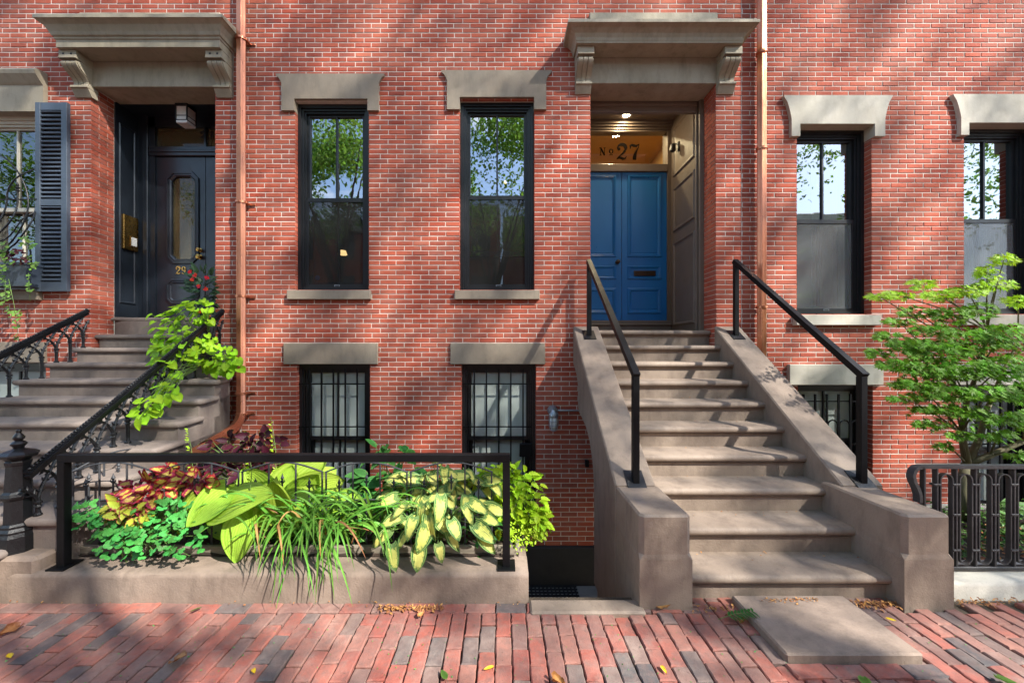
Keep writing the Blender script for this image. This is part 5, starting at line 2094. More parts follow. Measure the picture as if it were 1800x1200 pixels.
for px, py, d, ang in keys:
    c = P(px, py, d)
    up_ = (900 - py) / 90
    a_ = math.radians(ang)
    direc = Vector((math.sin(a_), -.35 - .2 * r_.random(), -math.cos(a_) * .8 + max(0, up_) * .9))
    direc.normalize()
    s = r_.uniform(.135, .185)
    base = c - direc * s * .5
    place(r_.choice(hv), T, base, direc, (math.sin(a_) * .3 + r_.uniform(-.5, .5), -.7, .75), s * r_.uniform(.82, 1.12))
    segs.append((crown_ + rv(r_, .04), base))
stalks(T, segs, M['stem'], .004)

# coleus of three colourings
def coleus(label, mat, pts, smin, smax, n, seed, W=.62, basep=(0, 0, 0), serr=.09, face=(0, -.6, .75), nname='coleus'):
    r = random.Random(seed)
    T = thing(nname, label, 'plant', basep)
    ms = [leaf_me('leaf', mat, 1, W, 4, 10, ov, .04, dr, .16, serr, 0, s) for s, dr in ((1, .2), (2, .35), (3, .1))]
    segs = []
    for k in range(n):
        (cx, cy, rx, ry, d0, d1) = r.choice(pts)
        th_, q_ = r.uniform(0, 6.28), math.sqrt(r.random())
        ox, oy = math.cos(th_) * q_, math.sin(th_) * q_
        c = P(cx + rx * ox, cy + ry * oy, d0 + (d1 - d0) * (.25 + .75 * q_ * q_ * r.random() + .2 * r.random()))
        direc = Vector((ox + r.uniform(-.5, .5), -.5 + r.uniform(-.4, .4), -oy * .5 - .1 + r.uniform(-.4, .4)))
        s = r.uniform(smin, smax)
        place(r.choice(ms), T, c, direc, Vector(face) + Vector((ox * .5, 0, 0)) + rv(r, .25), s)
        if k % 3 == 0:
            segs.append((Vector(basep) + rv(r, .04), c))
    stalks(T, segs, M['stem'], .004)
    return T


coleus('red coleus with yellow hearted leaves climbing the end of the border fence', M['red_c'], [(320, 838, 55, 16, 2.8, 2.9), (270, 860, 45, 22, 2.72, 2.85), (345, 850, 35, 18, 2.75, 2.9), (250, 872, 25, 14, 2.7, 2.8)], .085, .125, 80, 11, .62, P(300, 940, 2.85), face=(0, -.95, .55))
coleus('low yellow coleus with thin red leaf edges in front of the red coleus', M['yel_c'], [(225, 905, 35, 14, 2.64, 2.74), (215, 895, 25, 16, 2.64, 2.74), (245, 900, 25, 12, 2.66, 2.72)], .06, .095, 46, 12, .62, P(225, 950, 2.76), face=(0, -.95, .55))
coleus('dark purple coleus with green leaf edges against the brick behind the guard rail', M['dark_c'], [(400, 785, 40, 18, 3.4, 3.6), (450, 780, 50, 20, 3.35, 3.6), (470, 808, 40, 20, 3.3, 3.5), (380, 815, 40, 20, 3.3, 3.5), (430, 835, 60, 20, 3.2, 3.4)], .085, .13, 120, 13, .7, P(430, 860, 3.45), face=(0, -.9, .5))
coleus('bright golden coleus bush spilling past the post at the planter end', M['gold_c'], [(905, 850, 45, 30, 2.9, 3.05), (920, 890, 40, 40, 2.82, 3.0), (885, 840, 40, 22, 2.9, 3.1), (940, 915, 22, 30, 2.85, 2.95), (900, 900, 40, 40, 2.82, 2.95), (850, 835, 40, 14, 3.0, 3.15)], .055, .085, 290, 14, .66, P(905, 950, 2.95), .2)
coleus('dark green hydrangea shoots above the rail between the two basement windows', M['hydr'], [(680, 795, 38, 14, 3.1, 3.25), (690, 825, 45, 22, 3.05, 3.2), (660, 850, 40, 25, 3.0, 3.15), (700, 860, 40, 25, 3.0, 3.1)], .1, .15, 46, 15, .62, P(685, 930, 3.15), .03, nname='hydrangea')

# columbine: leaflets three to a leaf, each with three rounded lobes
def lobed(mat, seed):
    """three rounded leaflets, each with shallow scallops"""
    r = random.Random(seed)
    vs, fs, uv = [], [], []
    for a0, sz in ((-78, .62), (0, .72), (78, .62)):
        d = Vector((math.sin(math.radians(a0)), math.cos(math.radians(a0))))
        n_ = Vector((d.y, -d.x))
        b0 = len(vs)
        vs.append((d.x * .3, d.y * .3, .05))
        uv.append((.5, .3))
        m_ = 14
        for k in range(m_ + 1):
            t = -150 + 300 * k / m_
            rr = sz * (.62 + .1 * abs(math.sin(math.radians(t * 1.5))) + r.uniform(-.03, .03))
            p = d * (.62 + rr * math.cos(math.radians(t)) * .85) + n_ * rr * math.sin(math.radians(t))
            if k in (0, m_):
                p = d * .05
            vs.append((p.x, p.y, .12 * abs(math.sin(math.radians(t))) - .1 * p.length))
            uv.append((.5 + .4 * math.sin(math.radians(t)), .5))
        fs += [(b0, b0 + k + 1, b0 + k) for k in range(1, m_ + 1)]
    return fin_leaf('leaf', vs, fs, uv, mat)


T = thing('columbine', 'blue green columbine mound spilling over the kerb beside the left fence post', 'plant', P(250, 960, 2.72))
cm = [lobed(M['columb'], s) for s in range(4)]
segs = []
for k in range(230):
    cx, cy, rx, ry = r_.choice(((200, 925, 65, 35), (270, 920, 70, 45), (320, 940, 45, 40), (230, 950, 80, 32), (165, 900, 35, 22), (300, 895, 50, 22)))
    th_, q_ = r_.uniform(0, 6.28), math.sqrt(r_.random())
    px, py = cx + rx * q_ * math.cos(th_), cy + ry * q_ * math.sin(th_)
    d = 2.74 - .0018 * (py - 880) + r_.uniform(-.04, .05)
    c = P(px, py, d)
    dr = Vector((r_.uniform(-.8, .8), -.5, r_.uniform(-.9, .3)))
    place(r_.choice(cm), T, c, dr, Vector((r_.uniform(-.5, .5), -.6, .75)), r_.uniform(.024, .040))
    if k % 3 == 0:
        segs.append((P(250, 965, 2.78) + rv(r_, .12) * .8, c))
stalks(T, segs, M['stem'], .002)

# arching strap leaves, each blade its own mesh
def strap(parent, a, mid, b, w, mat):
    a, mid, b = Vector(a), Vector(mid), Vector(b)
    vs, fs, uv = [], [], []
    n = 11
    for i in range(n + 1):
        t = i / n
        p = a * (1 - t) ** 2 + mid * 2 * t * (1 - t) + b * t * t
        tan = ((mid - a) * (1 - t) + (b - mid) * t).normalized()
        sd = tan.cross(Vector((0, -.6, .8)))
        if sd.length < .05:
            sd = Vector((1, 0, 0))
        sd.normalize()
        hw = w * min(1, .5 + 2 * t) * (1 - t ** 4) ** .8 / 2 + .0003
        nrm = sd.cross(tan)
        for u in (-1, 0, 1):
            vs.append(p + sd * hw * u + nrm * (-.25 * hw if u == 0 else 0) - BASE[parent.name])
            uv.append((.5 + .5 * u, t))
    for i in range(n):
        for k in (0, 1):
            q = i * 3 + k
            fs.append((q, q + 1, q + 4, q + 3))
    me = fin_leaf('leaf', vs, fs, uv, mat)
    return link('leaf', me, parent, BASE[parent.name])


T = thing('liriope', 'grassy liriope with long arching strap leaves trailing over the kerb onto the bricks', 'plant', P(560, 945, 2.78))
for k in range(130):
    px = r_.gauss(555, 55)
    a = P(px, r_.uniform(935, 955), r_.uniform(2.74, 2.86))
    side = r_.choice((-1, -1, -1, 1, 1))
    if k < 56:          # long ones falling over the kerb
        ex = px + (r_.uniform(-110, 10) if k % 3 else r_.uniform(0, 90))
        b = P(min(max(ex, 452), 690), r_.uniform(975, 1078) if k % 2 else r_.uniform(950, 1010), r_.uniform(2.36, 2.5))
        m_ = (a + b) / 2 + Vector((r_.uniform(-.05, .05), -.02, r_.uniform(.3, .42) + .3 * abs(a.z - b.z)))
    else:
        b = P(px + side * r_.uniform(20, 130), r_.uniform(860, 960), r_.uniform(2.5, 2.85))
        m_ = (a + b) / 2 + Vector((0, -.02, r_.uniform(.12, .32)))
    strap(T, a, m_, b, r_.uniform(.011, .018), M['strap'] if k % 14 else M['dry'])
T = thing('daylily', 'upright daylily clump of long green blades in front of the bare brick', 'plant', P(650, 935, 2.85))
for k in range(44):
    px = r_.gauss(640, 22)
    a = P(px, r_.uniform(925, 945), r_.uniform(2.8, 2.92))
    ex = px + r_.choice((-1, 1, 1)) * r_.uniform(20, 110)
    b = P(ex, r_.uniform(850, 945), r_.uniform(2.62, 3.0))
    m_ = (a * .4 + b * .6) + Vector((0, 0, r_.uniform(.2, .38)))
    strap(T, a, m_, b, r_.uniform(.011, .017), M['strap'])

# thin weeds
T = thing('wild_stem', 'thin wispy weed stem rising in front of the dark coleus', 'plant', P(480, 850, 3.2))
st_ = MB()
lm = leaf_me('leaf', M['gold_c'], 1, .5, 2, 4, ov)
for (bx, by, tx, ty, d) in ((485, 850, 476, 732, 3.2), (440, 860, 436, 792, 2.75), (338, 850, 330, 752, 3.1)):
    a, b = P(bx, by, d), P(tx, ty, d)
    st_.tube([a, a.lerp(b, .5) + Vector((.02, 0, 0)), b], [.003, .0025, .001], 5)
    for k in range(26):
        t = .2 + .8 * k / 26
        place(lm, T, a.lerp(b, t), (r_.uniform(-1, 1), -.5, r_.uniform(.1, .8)), (0, -.6, .8), r_.uniform(.018, .03))
st_.build('stem', M['stem'], T)
T = thing('herb', 'small feathery green herb at the foot of the golden coleus', 'plant', P(915, 965, 2.7))
for k in range(110):
    c = P(r_.gauss(908, 14), r_.gauss(945, 12), r_.uniform(2.62, 2.75))
    place(lm, T, c, rv(r_) + Vector((0, -.3, .2)), (0, -.6, .8), r_.uniform(.014, .026))

# understorey that closes the bed
T = thing('underplanting', 'low dark green underplanting filling the soil between the hostas', 'plant', P(500, 960, 2.9))
vs_, fs_, uv_, rn_ = [], [], [], []
for k in range(2400):
    x = r_.uniform(-3.08, .05)
    c = Vector((x, Y(r_.uniform(2.78, 3.45)), .2 + r_.random() ** 1.5 * (.28 if x < -.4 else .2)))
    d = (rv(r_) + Vector((0, -.3, .3))).normalized()
    n = (Vector((0, -.5, .8)) + rv(r_, .6)).normalized()
    sd = d.cross(n).normalized()
    s = r_.uniform(.03, .07)
    b0 = len(vs_)
    vs_ += [c, c + d * s * .5 + sd * s * .24, c + d * s, c + d * s * .5 - sd * s * .24]
    fs_.append((b0, b0 + 1, b0 + 2, b0 + 3))
    uv_ += [(.5, 0), (1, .5), (.5, 1), (0, .5)]
    rn_.append(r_.random())
mb = MB()
mb.v, mb.f, mb.uv, mb.rnd = [tuple(v) for v in vs_], fs_, uv_, rn_
mb.build('foliage', M['hydr'], T, kind='stuff', recalc=False)

# lime vine on the stoop of 29
T = thing('potato_vine', 'lime green sweet potato vine tumbling through the iron railing of the grey stoop', 'plant', P(370, 630, 4.5))
vm = [leaf_me('leaf', M['vine'], 1, .95, 6, 6, hp, .2, dr, .12, 0, 0, s) for s, dr in ((1, .2), (2, .4), (3, .1))]
segs = []
for (cx, cy, rx, ry, d, n) in ((330, 560, 45, 25, 4.45, 34), (325, 600, 55, 28, 4.35, 40), (300, 625, 40, 25, 4.1, 24), (375, 630, 45, 24, 4.3, 40), (395, 645, 28, 14, 4.2, 16), (290, 655, 25, 22, 3.9, 12), (295, 688, 22, 16, 3.65, 12), (262, 715, 25, 18, 3.45, 12), (245, 728, 14, 9, 3.35, 6), (345, 545, 30, 20, 4.5, 16), (270, 590, 16, 40, 4.3, 8)):
    for k in range(int(n * 1.6)):
        th_, q_ = r_.uniform(0, 6.28), math.sqrt(r_.random())
        c = P(cx + rx * q_ * math.cos(th_), cy + ry * q_ * math.sin(th_), d + r_.uniform(-.08, .12) - .1 * q_)
        place(r_.choice(vm), T, c, (math.cos(th_) + r_.uniform(-.5, .5), -.5, -.5 - math.sin(th_) * .4 + r_.uniform(-.4, .4)), Vector((r_.uniform(-.4, .4), -.6, .8)), r_.uniform(.06, .1))
        if k % 3 == 0:
            segs.append((P(370, 625, 4.5).lerp(c, .3), c))
stalks(T, segs, M['stem'], .003)
pot = MB().lathe([(.10, 0), (.13, .02), (.16, .2), (.17, .2), (.17, .24), (.15, .24), (.14, .2), (.01, .2)], P(378, 640, 4.62), 20)
pt_ = thing('plant_pot', 'dark round plant pot half hidden by the lime vine on the grey stoop', 'pot', P(378, 640, 4.62))
pot.build('bowl', M['plinth'], pt_, smooth=40)
T = thing('impatiens', 'dark leaved impatiens with red flowers in front of the navy door', 'plant', P(358, 560, 4.72))
im = [leaf_me('leaf', M['impat'], 1, .45, 3, 5, ov, 0, dr, .1, 0, 0, s) for s, dr in ((1, .2), (2, .4))]
segs = []
for k in range(110):
    th_, q_ = r_.uniform(0, 6.28), math.sqrt(r_.random())
    c = P(354 + 24 * q_ * math.cos(th_), 512 + 42 * q_ * math.sin(th_), 4.72 + r_.uniform(-.08, .12))
    place(r_.choice(im), T, c, (math.cos(th_) + r_.uniform(-.4, .4), -.4, .2 - math.sin(th_) * .6), Vector((r_.uniform(-.4, .4), -.7, .7)), r_.uniform(.07, .12))
    if k % 4 == 0:
        segs.append((P(360, 570, 4.75), c))
stalks(T, segs, M['plinth'], .004)
pe = [(.0, 0)]
petal = leaf_me('petal', M['red'], 1, .9, 3, 3, ov, 0, .1, .05)
petal_o = leaf_me('petal', M['orange'], 1, .7, 3, 3, ov, 0, .1, .05)
for (px, py, m_) in ((334, 478, petal), (338, 491, petal), (362, 508, petal), (349, 503, petal), (364, 488, petal), (352, 547, petal_o), (367, 556, petal_o), (343, 484, petal)):
    f_ = part_empty('flower', T)
    c = P(px, py, 4.56)
    for k in range(5):
        a = k * 2 * math.pi / 5 + r_.random()
        place(m_, f_, c, (math.cos(a), -.15, math.sin(a)), (0, -1, .2), r_.uniform(.028, .036), 'petal')
# window box planting
T = thing('trailing_ivy', 'variegated ivy and purple flowers growing out of the slate blue flower box', 'plant', P(20, 470, 4.72))
iv = [lobed(M['ivy'], 10), lobed(M['ivy'], 11)]
for (cx, cy, rx, ry, n, m_) in ((8, 445, 18, 22, 26, iv), (45, 430, 22, 16, 14, iv), (58, 450, 8, 30, 12, iv), (30, 452, 24, 16, 40, None), (8, 520, 10, 30, 18, iv), (20, 548, 14, 10, 12, iv), (32, 570, 8, 26, 16, iv), (52, 500, 4, 40, 10, iv), (5, 480, 10, 14, 12, iv)):
    for k in range(n):
        th_, q_ = r_.uniform(0, 6.28), math.sqrt(r_.random())
        c = P(cx + rx * q_ * math.cos(th_), cy + ry * q_ * math.sin(th_), 4.58 + r_.uniform(-.05, .08))
        if m_:
            place(r_.choice(m_), T, c, (r_.uniform(-1, 1), -.4, r_.uniform(-1, .4)), (r_.uniform(-.4, .4), -.8, .5), r_.uniform(.022, .036))
        else:
            if k == 0:
                dk = [leaf_me('leaf', M['dark_c'], 1, .7, 4, 6, ov)]
            place(dk[0], T, c, (r_.uniform(-1, 1), -.4, r_.uniform(-.6, .6)), (r_.uniform(-.4, .4), -.8, .5), r_.uniform(.04, .07))
stalks(T, [(P(15, 490, 4.6), P(32, 590, 4.6)), (P(10, 490, 4.6), P(8, 545, 4.6)), (P(50, 480, 4.6), P(53, 530, 4.6))], M['stem'], .003)

# ------------------------------------------------------------------ small maple
def star(mat, seed):
    r = random.Random(seed)
    out = []
    for a, L in ((-118, .45), (-78, .72), (-38, .92), (0, 1.0), (38, .92), (78, .72), (118, .45)):
        an = math.radians(a + r.uniform(-4, 4))
        w_ = math.radians(15)
        out += [(L * .42 * math.sin(an - w_), .22 + L * .42 * math.cos(an - w_)), (L * math.sin(an), .22 + L * math.cos(an)), (L * .42 * math.sin(an + w_), .22 + L * .42 * math.cos(an + w_))]
        if a < 118:
            a2 = math.radians(a + 20)
            out.append((.22 * math.sin(a2), .22 + .22 * math.cos(a2)))
    return fan_leaf('leaf', mat, out[::-1], fold=.12)


T = thing('maple_tree', 'small green maple with lime new shoots growing behind the grey iron fence', 'tree', P(1695, 905, 3.7))
sm_ = [star(M['maple'], s) for s in range(4)]
sb_ = [star(M['maple_b'], s) for s in range(3)]
tb = MB()
root = P(1694, 912, 3.7)
fork = P(1700, 815, 3.7)
tb.tube([root, P(1690, 860, 3.7), fork], [.055, .045, .042], 10)
limbs = {'a': [fork, P(1690, 760, 3.68), P(1700, 700, 3.7), P(1725, 640, 3.72), P(1735, 580, 3.74)],
         'b': [fork, P(1722, 770, 3.75), P(1735, 720, 3.8), P(1760, 660, 3.85), P(1790, 600, 3.9)],
         'c': [fork, P(1740, 800, 3.66), P(1800, 775, 3.6), P(1860, 740, 3.55)]}
for L in limbs.values():
    tb.tube(L, [.034, .028, .022, .016, .009][:len(L)], 8)
tips = []
sprays = [(1545, 521, 3.62, 20, 5, 14, 1), (1580, 518, 3.62, 25, 7, 22, 1), (1622, 500, 3.66, 24, 9, 22, 1), (1650, 520, 3.68, 28, 9, 26, 1), (1700, 512, 3.7, 36, 10, 40, 1), (1735, 480, 3.72, 22, 16, 26, 1), (1765, 455, 3.74, 22, 11, 24, 1), (1750, 500, 3.72, 38, 8, 26, 1), (1790, 530, 3.8, 30, 10, 26, 1),
          (1610, 548, 3.7, 30, 10, 24, 0), (1670, 555, 3.72, 34, 16, 44, 0), (1720, 545, 3.74, 34, 14, 40, 0), (1580, 565, 3.64, 28, 7, 16, 0), (1640, 580, 3.66, 40, 10, 36, 0), (1560, 590, 3.6, 26, 8, 16, 0), (1600, 605, 3.56, 40, 12, 50, 0), (1545, 620, 3.54, 22, 8, 18, 0), (1650, 620, 3.54, 60, 16, 90, 0), (1710, 600, 3.66, 60, 20, 100, 0), (1770, 590, 3.7, 50, 22, 90, 0),
          (1580, 640, 3.5, 40, 10, 40, 0), (1640, 650, 3.5, 50, 12, 60, 0), (1700, 650, 3.5, 60, 16, 90, 0), (1770, 645, 3.52, 50, 22, 90, 0), (1610, 675, 3.48, 44, 9, 40, 0), (1670, 690, 3.48, 50, 12, 60, 0), (1740, 690, 3.46, 50, 14, 70, 0), (1800, 690, 3.5, 30, 20, 50, 0), (1590, 700, 3.46, 30, 6, 18, 0), (1650, 718, 3.5, 36, 8, 30, 0), (1700, 725, 3.5, 36, 9, 40, 0), (1770, 735, 3.5, 40, 12, 46, 0), (1640, 745, 3.52, 30, 7, 20, 0), (1690, 765, 3.55, 26, 7, 18, 0), (1760, 765, 3.5, 30, 10, 26, 0), (1660, 785, 3.6, 14, 6, 8, 0), (1790, 800, 3.5, 20, 8, 12, 0), (1840, 640, 3.7, 50, 60, 90, 0), (1830, 740, 3.6, 40, 30, 50, 0)]
allp = [p for L in limbs.values() for p in L]
leaves = []
for (cx, cy, d, rx, ry, n, br) in sprays:
    c = P(cx, cy, d)
    src = min(allp, key=lambda p: (p - c - Vector((0, 0, -.25))).length)
    md = src.lerp(c, .55) + Vector((0, 0, .03))
    e = P(cx + (rx * .7 if cx > src.x * 0 + 1700 else -rx * .7), cy - 1, d)
    tb.tube([src, md, c, e], [.008, .006, .0035, .0015], 5)
    for k in range(int(n * 3.1)):
        th_, q_ = r_.uniform(0, 6.28), math.sqrt(r_.random())
        p = P(cx + rx * q_ * math.cos(th_), cy + ry * q_ * math.sin(th_), d + r_.uniform(-.16, .16))
        dv = Vector((math.cos(th_) + (-.5 if cx < 1700 else .4), r_.uniform(-.9, .4), r_.uniform(-.5, .15)))
        leaves.append((p, dv, Vector((r_.uniform(-.5, .5), -.65 + r_.uniform(-.4, .3), .75)), r_.uniform(.036, .056), br))
px = 1700
for k in range(380):        # the dense heart of the crown
    th_, q_ = r_.uniform(0, 6.28), r_.random() ** .45
    px, py = 1705 + 125 * q_ * math.cos(th_), 665 + 95 * q_ * math.sin(th_) + 10 * math.sin(px * .09)
    lay = round((py - 560) / 27) * 27 + 560 + r_.gauss(0, 6)
    leaves.append((P(px, lay, 3.62 + r_.uniform(-.28, .3)), Vector((math.cos(th_), r_.uniform(-.9, .4), r_.uniform(-.5, .15))), Vector((r_.uniform(-.5, .5), -.65 + r_.uniform(-.4, .3), .75)), r_.uniform(.036, .056), 0))
tb.build('trunk', M['twig'], T, smooth=True, recalc=False)
r_.shuffle(leaves)
fo = MB()
fo.uv, fo.rnd = [], []
for k, (p, dv, n, s, br) in enumerate(leaves):
    me = r_.choice(sb_ if br else sm_)
    if k < 300:
        place(me, T, p, dv, n, s)
    else:
        d = dv.normalized()
        n = (n - d * n.dot(d)).normalized()
        m4 = Matrix((d.cross(n), d, n)).transposed().to_4x4()
        m4 = Matrix.Translation(p) @ m4 @ Matrix.Scale(s, 4)
        fo_ = fo if not br else None
        if br:
            place(me, T, p, dv, n, s)
            continue
        uvl = {}
        ul = me.uv_layers[0].data
        for l in me.loops:
            uvl[l.vertex_index] = tuple(ul[l.index].uv)
        fo.add([m4 @ v.co for v in me.vertices], [tuple(q.vertices) for q in me.polygons])
        fo.uv += [uvl.get(i, (.5, .5)) for i in range(len(me.vertices))]
        fo.rnd += [r_.random()] * len(me.polygons)
fo.build('foliage', M['maple'], T, kind='stuff', recalc=False)

# ground cover and a broad leaved shrub in the garden of 25
def scatter(name, mat, n, gen, parent=None, smin=.02, smax=.04, kind='stuff', flat=.3, W=.26):
    mb = MB()
    mb.uv, mb.rnd = [], []
    for k in range(n):
        c = Vector(gen())
        d = Vector((r_.uniform(-1, 1), r_.uniform(-1, 1), r_.uniform(-flat, flat))).normalized()
        n_ = (Vector((0, -.25, 1)) + rv(r_, flat)).normalized()
        sd = d.cross(n_).normalized()
        s = r_.uniform(smin, smax)
        up = sd.cross(d) * (.12 * s)
        mb.add([c, c + d * s * .5 + sd * s * W + up, c + d * s, c + d * s * .5 - sd * s * W + up, c + d * s * .5], [(0, 1, 4), (1, 2, 4), (2, 3, 4), (3, 0, 4)])
        mb.uv += [(.5, 0), (1, .5), (.5, 1), (0, .5), (.5, .5)]
        mb.rnd += [r_.random()] * 4
    return mb.build(name, mat, parent, kind=kind, recalc=False)


scatter('ground_cover', M['cover'], 2600, lambda: (r_.uniform(3.1, 7), Y(r_.uniform(2.95, 3.9)), .06 + r_.random() ** 2 * .12), smin=.03, smax=.06, flat=.6)
scatter('leaf_litter', M['brown_leaf'], 420, lambda: (r_.uniform(3.1, 6), Y(r_.uniform(2.88, 3.5)), .07 + r_.random() * .06), smin=.025, smax=.05, flat=.6)
T = thing('shrub', 'low shrub with broad yellow green leaves behind the iron fence', 'plant', P(1770, 935, 3.5))
sl_m = [leaf_me('leaf', M['cover'], 1, .38, 3, 5, ov, 0, .2, .1, 0, 0, 3)]
segs = []
for k in range(130):
    c = P(r_.uniform(1735, 1830), r_.uniform(885, 945), r_.uniform(3.3, 3.6))
    place(sl_m[0], T, c, (r_.uniform(-1, 1), r_.uniform(-.8, .3), r_.uniform(-.1, .6)), (0, -.5, .9), r_.uniform(.07, .11))
    if k % 4 == 0:
        segs.append((c - Vector((0, 0, .15)), c))
stalks(T, segs, M['stem'], .004)

# ------------------------------------------------------------------ things lying about
dl_m = [leaf_me('blade', M['brown_leaf'], 1, .7, 5, 6, ov, .05, .1, .35, .12, 0, s, .06) for s in range(3)]
yl_m = [leaf_me('blade', M['yellow_leaf'], 1, .42, 3, 5, ov, 0, .1, .2)]
gl_m = [leaf_me('blade', M['cover'], 1, .55, 4, 5, ov, 0, .05, .2)]


def gp(px, py, z=0.008):
    d = (HC - z) * FPX / (py - 615)
    return Vector((wx(px, d), Y(d), z))


FALL = [(1154, 1066, 0, .10, 'curled tan dry leaf lying at the threshold stone in front of the areaway', 0), (305, 1161, 0, .10, 'grey brown shrivelled leaf lying on the bricks before the kerb', .008),
        (35, 1100, 0, .09, 'dark crumpled leaf on the bricks at the foot of the newel post', .008), (354, 1067, 2, .07, 'green fallen leaf on the bricks below the large hosta leaf', .008), (352, 1055, 0, .06, 'pale dry leaf against the kerb below the large hosta leaf', .008),
        (868, 1172, 1, .055, 'bright yellow leaflet on the bricks in front of the areaway opening', .008), (445, 1175, 1, .05, 'yellow leaflet on the bricks in front of the trailing liriope', .008), (18, 1156, 1, .06, 'yellow orange leaflet near the kerb end below the newel post', .008),
        (1162, 1170, 1, .05, 'yellow leaflet on the bricks near the stoop pier', .008), (1300, 1095, 0, .06, 'orange brown leaf between the pier and the stone slab', .008), (972, 1195, 0, .07, 'brown leaf at the pavement edge in front of the threshold', .008),
        (1516, 1188, 2, .09, 'pale green leaf on the bricks in front of the stone slab', .008), (1750, 1190, 2, .12, 'large pale green leaf on the bricks below the iron fence', .008), (1557, 1086, 1, .05, 'pale yellow leaf beside the stone slab', .01), (735, 1083, 0, .05, 'small brown leaf on the bricks below the variegated hosta', .008), (785, 1193, 2, .06, 'green leaf at the pavement edge before the kerb', .008), (140, 1048, 1, .05, 'orange leaf against the kerb below the left fence post', .01)]
for px, py, typ, s, lab, z in FALL:
    p = gp(px, py, .02 if z == 0 else z + .004)
    t_ = thing('fallen_leaf', lab, 'leaf', p, 'fallen leaves on the pavement')
    place((dl_m[r_.randrange(3)], yl_m[0], gl_m[0])[typ], t_, p, (r_.uniform(-1, 1), r_.uniform(-1, 1), .12), (r_.uniform(-.2, .2), -.2, 1), s, 'blade')
    st2 = MB().tube([p, p + Vector((.01, -.02, .004)), p + Vector((.015, -.035, .002))], .0012, 4)
    st2.build('stalk', M['timber'], t_)
# a sprig of compound leaf
a, b = gp(1262, 1088, .012), gp(1326, 1077, .055)
sp_ = thing('leaf_sprig', 'green compound leaf sprig dropped across the edge of the stone slab', 'leaf', a)
MB().tube([a, a.lerp(b, .5) + Vector((0, 0, .02)), b], [.002, .0018, .001], 5).build('stalk', M['stem'], sp_)
lf = leaf_me('leaflet', M['hydr'], 1, .36, 3, 5, ov, 0, .15, .1)
for k in range(8):
    q_ = a.lerp(b, .3 + .09 * k) + Vector((0, 0, .012))
    for sg in (-1, 1):
        place(lf, sp_, q_, ((b - a).normalized() * .5 + Vector((0, sg * .8, .05 * sg))), (0, -.1, 1), .05, 'leaflet')


def lit_line(px0, px1, py, sp, n, z=.012):
    def gen():
        p = gp(r_.uniform(px0, px1), py + abs(r_.gauss(0, sp)), z)
        return p
    return gen


scatter('leaf_litter', M['brown_leaf'], 150, lit_line(665, 775, 1064, 4, 1), smin=.012, smax=.035, flat=.5)
scatter('leaf_litter', M['brown_leaf'], 160, lit_line(1500, 1580, 1056, 6, 1), smin=.012, smax=.035, flat=.5)
scatter('leaf_litter', M['brown_leaf'], 70, lit_line(1340, 1440, 1052, 3, 1, .05), smin=.01, smax=.025, flat=.4)
scatter('leaf_litter', M['brown_leaf'], 60, lit_line(1215, 1290, 1062, 8, 1), smin=.012, smax=.03, flat=.5)
scatter('leaf_litter', M['brown_leaf'], 120, lit_line(10, 920, 1052, 5, 1), smin=.008, smax=.022, flat=.5)
scatter('leaf_litter', M['brown_leaf'], 90, lit_line(1680, 1800, 1052, 6, 1), smin=.012, smax=.03, flat=.5)
for i in range(0, 9):      # crumbs at the back of the treads
    d = D1 + RUN * (i + 1)
    zt = .173 + RISE * i + .008
    scatter('leaf_litter', M['brown_leaf'], 14, lambda: (r_.uniform(1.3, 2.7), Y(d) + .03 - abs(r_.gauss(0, .05)), zt), smin=.006, smax=.022, flat=.3)
scatter('moss', M['columb'], 300, lambda: (r_.uniform(-4, 4), r_.uniform(-3.0, -2.5), .004), smin=.005, smax=.014, flat=.5)

# ------------------------------------------------------------------ street trees that dapple the light, houses opposite
rs = random.Random(99)
# sunlit patches of the facade, measured on the survey: centre px, py, half length, half width
STREAK = [(985, 40, 60, 22), (930, 90, 70, 16), (860, 300, 70, 14), (800, 400, 90, 16), (700, 440, 80, 15), (480, 430, 90, 22), (470, 330, 40, 18), (640, 70, 60, 20), (700, 30, 50, 18), (1010, 250, 80, 22), (1000, 350, 60, 22), (650, 560, 70, 16), (590, 620, 50, 12), (770, 590, 70, 20), (780, 740, 60, 18), (900, 600, 60, 14), (980, 520, 40, 14), (480, 560, 40, 14), (60, 40, 60, 26), (280, 20, 50, 12), (120, 110, 40, 12), (400, 560, 60, 16), (390, 330, 30, 10),
          (1450, 40, 90, 30), (1600, 60, 110, 34), (1740, 60, 90, 34), (1650, 190, 90, 26), (1590, 300, 80, 22), (1500, 160, 50, 24), (1760, 190, 40, 20), (1370, 330, 60, 22), (1380, 480, 70, 22), (1600, 440, 60, 20), (1660, 350, 60, 18), (1450, 600, 80, 26), (1380, 560, 40, 20), (1620, 540, 50, 20), (1580, 800, 70, 30), (1720, 880, 80, 40), (1280, 330, 70, 18), (1150, 40, 80, 20), (250, 400, 40, 12), (300, 520, 40, 14), (1420, 770, 60, 20)]
SD = Vector((.62, .78))


def lit(X, Z):
    """share of sunlight wanted at sun-plane position X, Z"""
    best = 0.0
    if Z > -1.7:
        for px, py, hl_, hw_ in STREAK:
            dx, dz = X - wx(px), Z - wz(py)
            u = (dx * SD.x + dz * SD.y) / (hl_ / 135.8)
            v = (dx * SD.y - dz * SD.x) / (hw_ * (1.35 if px > 1300 else 1.0) / 135.8)
            q = u * u + v * v
            if q < 1.3:
                best = max(best, 1.0 - .25 * max(0, q - .6))
    return best


def ground_lit(X, Z):
    # light falling on the planting, the steps and the pavement
    v = .5 + .5 * math.sin(X * 2.6 + Z * 1.1 + 1.3) * math.sin(X * 1.1 - Z * 2.3 + .4)
    return v


